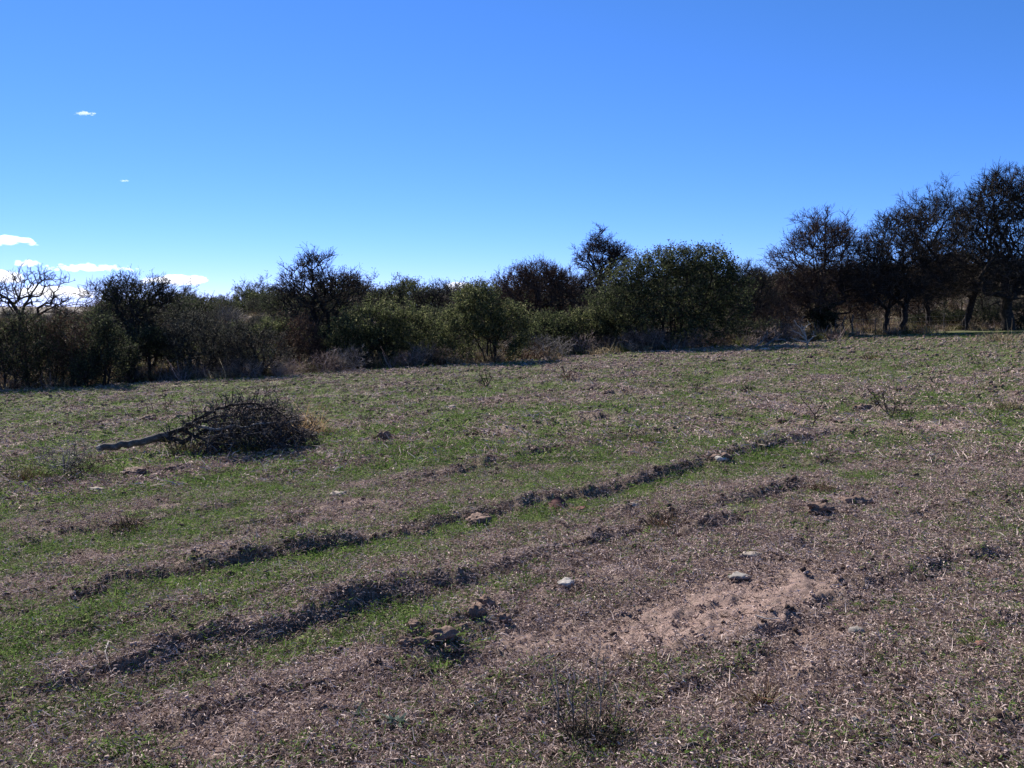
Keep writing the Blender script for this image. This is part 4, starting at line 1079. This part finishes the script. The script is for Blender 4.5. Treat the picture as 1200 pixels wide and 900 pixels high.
stems("single dry stalk beside the twig heap's far side", 225, 484, [[(225, 484), (226, 476), (224, 470)]], .5, M_TWIGB, fuzz=4, fuzz_len=.08)
stems("slender dry weed in the field before the open grey bush", 313, 462, [[(313, 462), (312, 454), (308, 447)], [(313, 462), (316, 454), (315, 448)]], .45, M_RUST, fuzz=5, fuzz_len=.14)
stems("fine dark weed on the green stretch under tall trees", 1094, 449, [[(1094, 449), (1091, 441), (1088, 437)], [(1094, 449), (1097, 441)]], .5, M_TWIG, fuzz=5, fuzz_len=.16)
stems("forked dry weed near the field's upper edge", 1150, 436, [[(1150, 436), (1147, 430), (1146, 426)], [(1150, 436), (1154, 430)]], .5, M_TWIGB, fuzz=6, fuzz_len=.16)
# the lone grey shrublet at the low side of the field
_p = G(75, 560); o = single("grey_shrublet", dry[1], "lone grey leafless shrublet on the green field near the log's butt", "shrub", (_p[0], _p[1], on_ground(_p[0], _p[1])), None, 1.1, .55); o.scale = (.60, .5, .42)
_p = G(98, 560); o = single("grey_shrublet", dry[3], "flattened brown shrublet next to the lone grey one", "shrub", (_p[0], _p[1], on_ground(_p[0], _p[1])), None, 2.1, .4); o.scale = (.36, .4, .38)

# rosettes
def rosette(label, u, v, w):
    p = G(u, v); s = p[1] / FPX; rng = np.random.default_rng(int(u)); g = Geo(); n = 16
    a = rng.uniform(0, 6.283, n); D_ = np.stack([np.cos(a), np.sin(a), rng.uniform(.15, .8, n)], 1)
    g.blades(np.tile([[0, 0, .005]], (n, 1)), D_, w * s * .55 * rng.uniform(.6, 1.1, n), .010, rng, 0, .25)
    single("small_weed", g.mesh("small_weed", [M_ROS]), label, "weed", (p[0], p[1], on_ground(p[0], p[1]) + .012))
M_ROS = island_mat("blue_green_leaf", [(0, (.07, .10, .07)), (1, (.17, .21, .16))], .2)
rosette("small blue-green weed rosette on the near litter", 466, 853, 34)
rosette("smaller blue-green rosette beyond the near one", 418, 840, 24)

# ------------------------------------------------------------------ stones, clods, sticks
def lump(name, label, cat, u, v, w, h, mat, seed, rough=.3, group=None, sub=3, depth=.8, sink=.52):
    w *= .86; h *= .9
    p = G(u, v + h * .5); s = p[1] / FPX; rng = np.random.default_rng(seed); g = Geo()
    g.lump((0, 0, 0), 1.0, rng, 0, sub, rough, (w * s * .5, w * s * .5 * depth, h * s * .58))
    V = np.concatenate(g.v)
    if True:
        V = V + (fbm(V[:, 0] / (.16 * w * s) + 3, V[:, 1] / (.16 * w * s) + V[:, 2] / (.12 * w * s), seed, 3)[:, None] - .5) * V * .8
    g.v = [V]; zmin = V[:, 2].min()
    return single(name, g.mesh(name, [mat]), label, cat, (p[0], p[1], on_ground(p[0], p[1]) - zmin * (1 - sink)), group)
for a in [(664, 687, 26, 9, M_WHITE, "flat white stone at the edge of the bare pinkish soil"), (866, 681, 32, 8, M_GREYSTONE, "long pale grey flat stone on the green patch beyond the bare soil"),
          (882, 658, 26, 8, M_STONE, "tan flat stone beyond the long grey one"), (1004, 737, 22, 15, M_GREYSTONE, "dark grey angular stone standing alone on the litter"),
          (1156, 742, 11, 13, M_STONE, "small upright pale stone beside the red stone"), (1150, 757, 22, 9, M_REDSTONE, "reddish stone by the fresh green tuft"),
          (397, 577, 26, 7, M_STONE, "flat yellowish stone in mid field before the twig heap"), (722, 602, 16, 6, M_STONE, "pale stone near the dark red curled slab"),
          (740, 600, 17, 6, M_STONE, "pale stone next in line after the one near the slab"), (98, 756, 18, 5, M_GREYSTONE, "thin grey stone on green grass above the lower plough cut"),
          (268, 777, 13, 5, M_STONE, "small pale stone just below the lower plough cut"), (543, 737, 18, 6, M_WHITE, "white flake of stone on the lip of the soil heap"),
          (638, 590, 7, 7, M_STONE, "tiny pale stone touching the dark red slab"), (112, 573, 26, 6, M_STONE, "long flat pale stone before the log's butt"),
          (1090, 533, 10, 4, M_WHITE, "small white stone far from the others on the upper field"), (1040, 440, 15, 4, M_STONE, "pale stone on the green stretch near the trees"),
          (926, 427, 18, 3, M_STONE, "thin pale strip of stone below the sunny gap"), (910, 462, 15, 4, M_STONE, "pale flat stone beyond the hooked twig weed"),
          (991, 461, 9, 4, M_WHITE, "small bright stone left of the curved shrublet"), (940, 843, 13, 11, M_STONE, "rounded tan stone near the cluster of small stones"),
          (1002, 850, 14, 11, M_GREYSTONE, "grey stone largest of the small near cluster"), (1014, 857, 11, 9, M_STONE, "tan stone of the small near cluster"), (990, 866, 10, 9, M_STONE, "palest stone of the small near cluster"),
          (346, 526, 12, 5, M_STONE, "pale stone at the twig heap's drooping end"), (895, 409, 12, 4, M_WHITE, "white stone under the fallen dead branches"), (876, 410, 12, 5, M_WHITE, "white stone in the shade edge by the dark thicket"),
          (530, 478, 9, 4, M_STONE, "little pale stone on the mid field ridge"), (1065, 442, 8, 4, M_GREYSTONE, "grey pebble beside the pale stone near the trees"), (845, 543, 16, 6, M_WHITE, "pale stone on the far end of the upper plough cut")]:
    lump("stone", a[5], "stone", a[0], a[1], a[2], a[3], a[4], int(a[0] + a[1]), .28)
for a in [(998, 592, 40, 14, "broad dark clod of earth on green grass in mid field"), (960, 607, 34, 14, "crumbling clod before the broad dark clod"), (518, 757, 44, 17, "largest overturned clod on the crumbling soil heap"), (497, 764, 22, 11, "crumb of earth touching the largest clod's near side"), (540, 750, 24, 12, "earth lump touching the largest clod's far side"), (528, 768, 18, 9, "little crumb of earth in front of the largest clod"), (484, 752, 20, 9, "flat lump of earth at the thin end of the soil heap"),
          (558, 732, 27, 16, "rounded clod on the soil heap behind the largest clod"), (590, 733, 23, 13, "clod at the end of the soil heap"), (570, 722, 22, 14, "clod at the back of the soil heap"), (474, 762, 26, 14, "low clod at the front of the soil heap"),
          (500, 621, 24, 10, "dark clod sitting in the upper plough cut"), (560, 609, 34, 11, "long clod on the lip of the upper plough cut"), (176, 489, 18, 7, "dark clod beyond the felled limb"), (212, 487, 15, 7, "small dark clod beyond the felled limb's fork"),
          (450, 513, 22, 9, "dark clod right of the golden tuft in mid field"), (678, 676, 9, 8, "tiny dark clod behind the flat white stone"), (770, 745, 12, 6, "dark crumb of earth on the litter below the bare soil"), (848, 541, 24, 8, "dark clod near the pale stone on the far plough cut"),
          (160, 553, 34, 8, "reddish dark clod before the log"), (205, 549, 22, 8, "brown clod before the log's fork"), (1010, 480, 20, 7, "dark clod beside the curved bare shrublet"), (715, 460, 16, 6, "dark clod on the far field below the sunlit bush"), (920, 495, 16, 6, "dark clod by the hooked twig weed"),
          (944, 830, 20, 12, "dark lump of earth behind the rounded tan stone"), (1018, 836, 30, 14, "dark lump of earth behind the small near stones"), (1088, 836, 16, 10, "lone dark lump of earth on the near litter")]:
    lump("soil_clod", a[4], "clod", a[0], a[1], a[2], a[3], M_CLOD, int(a[0] * 3 + a[1]), .42, sub=4, sink=.5)

def stick(label, pts, r_px, mat, lift=.012):
    p = G(*pts[0]); s = p[1] / FPX; O = np.array([p[0], p[1], on_ground(p[0], p[1])]); P = []
    for q in pts:
        k = G(*q); P.append([k[0] - O[0], k[1] - O[1], on_ground(k[0], k[1]) - O[2] + lift])
    P = np.array(P); u = np.linspace(0, len(P) - 1, len(P) * 3); Q = np.stack([np.interp(u, np.arange(len(P)), P[:, i]) for i in range(3)], 1)
    g = Geo(); g.tubes(Q[None], (np.linspace(1, .6, len(Q)) * r_px * s)[None], 6)
    single("fallen_stick", g.mesh("fallen_stick", [mat], True), label, "stick", tuple(O))
stick("thick dark stick lying on the litter by the near field edge", [(800, 894), (812, 889), (822, 888), (833, 882)], 2.4, M_BARKG, .03)
stick("thin pale stick on the green patch at the upper field", [(1163, 626), (1172, 631), (1181, 638)], 1.0, M_BLEACH)
stick("pale crooked stick on the lip of the lower plough cut", [(128, 772), (124, 785), (130, 797)], 1.1, M_BLEACH, .03)
stick("thin grey stick on the litter beside the sandy patch", [(885, 735), (898, 738), (912, 737)], 1.0, M_BLEACH)

def build_slab():
    """the curled dark red slab with a thin edge painted pale as if lit lying in the upper plough cut"""
    D = G(655, 602)[1]; s = D / FPX; p = pixpt(655, 600, D); O = np.array([p[0], D, on_ground(p[0], D) + .01]); g = Geo()
    n, m = 14, 7; V = []
    for i in range(n):
        t = i / (n - 1); x = (-15 + 46 * t) * s
        w = (13 if t < .55 else 13 - 9 * (t - .55) / .45) * s
        for j in range(m):
            q = j / (m - 1)
            up = 13 * s * math.sin(min(t / .62, 1) * math.pi) * q ** 1.2 + 5 * s * max(0, t - .6) / .4
            V.append([x, q * w * 1.6, up + (1.2 * s if j else 0)])
    V = np.array(V) + np.random.default_rng(5).normal(0, .25 * s, (n * m, 3)); th = np.array([0, .2, -1.6]) * s * 1.0
    idx = np.arange(n * m).reshape(n, m); F = np.stack([idx[:-1, :-1], idx[1:, :-1], idx[1:, 1:], idx[:-1, 1:]], -1).reshape(-1, 4)
    V2 = V + th; b = np.concatenate([idx[:, 0], idx[-1, 1:], idx[::-1, -1][1:], idx[0, ::-1][1:-1]]); k = len(V)
    side = np.stack([b, np.roll(b, -1), np.roll(b, -1) + k, b + k], 1)
    me = np_mesh("bark_slab", np.concatenate([V, V2]), [F, F[:, ::-1] + k, side], [M_SLAB, M_BLEACH], [0, 0, 1])  # pale material on the rim faces imitates a lit edge
    single("bark_slab", me, "curled dark red slab with a thin edge painted lit lying in the upper plough cut", "slab", tuple(O))
build_slab()

# ------------------------------------------------------------------ bleached stump, fallen branches, dead post, fence
stems("bleached stump with grey forked dead branches leaning from it", 945, 408,
      [[(946, 409), (946, 403), (944, 397)], [(945, 399), (940, 389), (934, 381), (930, 376)], [(945, 400), (938, 393), (928, 387)], [(944, 398), (943, 388), (939, 381)], [(945, 402), (935, 399), (926, 396)], [(946, 403), (952, 396), (957, 394)], [(940, 389), (945, 383), (950, 380)]],
      1.0, M_BLEACH, name="dead_stump", cat="stump", fuzz=3, fuzz_len=.25)
stems("fallen grey dead branches at the edge of the dark thicket", 893, 408,
      [[(890, 408), (900, 402), (908, 397), (916, 391)], [(896, 408), (904, 400), (910, 393)], [(900, 402), (898, 396), (900, 390)], [(908, 397), (916, 398), (924, 400)], [(885, 406), (893, 400), (897, 392)], [(902, 408), (914, 405), (928, 402)]],
      .9, M_TWIGG, name="fallen_branches", cat="branches", fuzz=8, fuzz_len=.35)
stems("weathered dead post with one crooked side arm by the bleached stump", 921, 396,
      [[(921, 397), (922, 385), (921, 372), (921, 362)], [(922, 381), (930, 379), (938, 380)], [(921, 372), (916, 366), (914, 362)]], 1.6, M_BARK, name="dead_post", cat="post", fuzz=2, fuzz_len=.2)
def build_fence():
    D = G(990, 394)[1] + .4; f0 = at_depth(986, 450, D); O = np.array([f0[0], D, on_ground(f0[0], D)])
    t = thing("wire_fence", "old wire fence with thin crooked posts in the sunny gap under the trees", "fence", tuple(O))
    s = D / FPX; tops = []
    for u, crook, h, r in [(976, .02, 1.0, .03), (987, .10, 1.05, .045), (998, .05, 1.15, .05), (1012, .02, .9, .022), (1028, .03, .95, .03), (1046, .02, 1.0, .03), (1068, .03, 1.0, .035), (1096, .02, 1.0, .03), (1120, .03, 1.0, .03), (1150, .03, 1.0, .03)]:
        x = at_depth(u, 450, D)[0]; y = D + (u - 986) * .012; z = on_ground(x, y); b = np.array([x, y, z]) - O
        g = Geo(); P = b + np.array([[0, 0, -.1], [crook * .3, 0, h * .3], [-crook, 0, h * .6], [crook * .5, 0, h]])
        g.tubes(P[None], np.array([[r * 1.1, r, r * .9, r * .8]]), 7); part("post", g.mesh("post", [M_BARKG], True), t); tops.append((b, h))
    for lv in (.35, .6, .85):
        g = Geo(); P = np.array([b + np.array([0, -.03, lv]) for b, h in tops]); g.tubes(P[None], np.full((1, len(P)), .004), 4)
        part("wire", g.mesh("wire", [M_WIRE]), t)
build_fence()

# ------------------------------------------------------------------ clouds low over the bush
M_CLOUD, N_, L_ = new_mat("cloud_vapour")
_o = N_.new("ShaderNodeOutputMaterial"); _v = N_.new("ShaderNodeVolumeScatter")
_v.inputs["Color"].default_value = (1, 1, 1, 1); _v.inputs["Density"].default_value = .015; _v.inputs["Anisotropy"].default_value = .35
L_.new(_v.outputs[0], _o.inputs["Volume"])
scene.cycles.volume_bounces = 6
def cloud(label, u, v, rw, rh, seed, D=5200., taper=0.):
    rng = np.random.default_rng(seed); s = D / FPX; c = at_depth(u, v, D); g = Geo()
    n = int(34 + rw * 1.6)
    for k in range(n):
        x = rng.uniform(-1, 1); env = max(.12, (1 - abs(x) ** 2.2)) * (.55 + .45 * fbm(np.array([x * 2.5 + seed]), np.array([.3]), seed, 2)[0] * 1.6)
        if taper: env *= .35 + .65 * (x * .5 * taper + .5)
        z = rng.uniform(-.75, .35) + env * rng.uniform(0, .9)
        r = rh * rng.uniform(.20, .50) * (.35 + .65 * env)
        g.lump((x * rw * s, rng.uniform(-.35, .35) * rw * s, z * rh * .62 * s), r * s, rng, 0, 2, .35, (rng.uniform(1.3, 2.3), 1.4, rng.uniform(.7, 1.0)))
    tmp = link(bpy.data.objects.new("cloud", g.mesh("cloud", [M_CLOUD], True)))
    md = tmp.modifiers.new("r", 'REMESH'); md.mode = 'VOXEL'; md.voxel_size = rh * s * .13
    me = bpy.data.meshes.new_from_object(tmp.evaluated_get(bpy.context.evaluated_depsgraph_get()))
    bpy.data.objects.remove(tmp)
    me.materials.clear(); me.materials.append(M_CLOUD)
    single("cloud", me, label, "cloud", tuple(c))
cloud("tiny white cloud highest in the clear blue sky", 100, 133, 12, 3.2, 1)
cloud("tiniest fleck of cloud midway up the sky", 146, 212, 5, 2.0, 2)
cloud("flat white cloud cut by the edge of view above the pale-limbed thorn tree", 10, 283, 29, 9, 3)
cloud("small puff of cloud just above the pale-limbed thorn tree", 31, 309, 14, 6, 4)
cloud("long white cloud between the pale-limbed tree and the wild-tipped dark tree", 106, 314, 52, 8, 5, taper=.5)
cloud("bright humped cloud beyond the wild-tipped dark tree", 205, 329, 37, 11, 6)
cloud("broad low cloud bank behind the pale-limbed thorn tree", 62, 343, 52, 12, 7)
cloud("white cloud behind the pale-limbed tree's crown at the edge of view", 2, 326, 26, 12, 8)
cloud("small humped cloud behind the twin-puffed bare tree", 537, 337, 15, 9, 9)
cloud("low sliver of cloud before the antler-topped tree", 306, 347, 22, 4.5, 10)
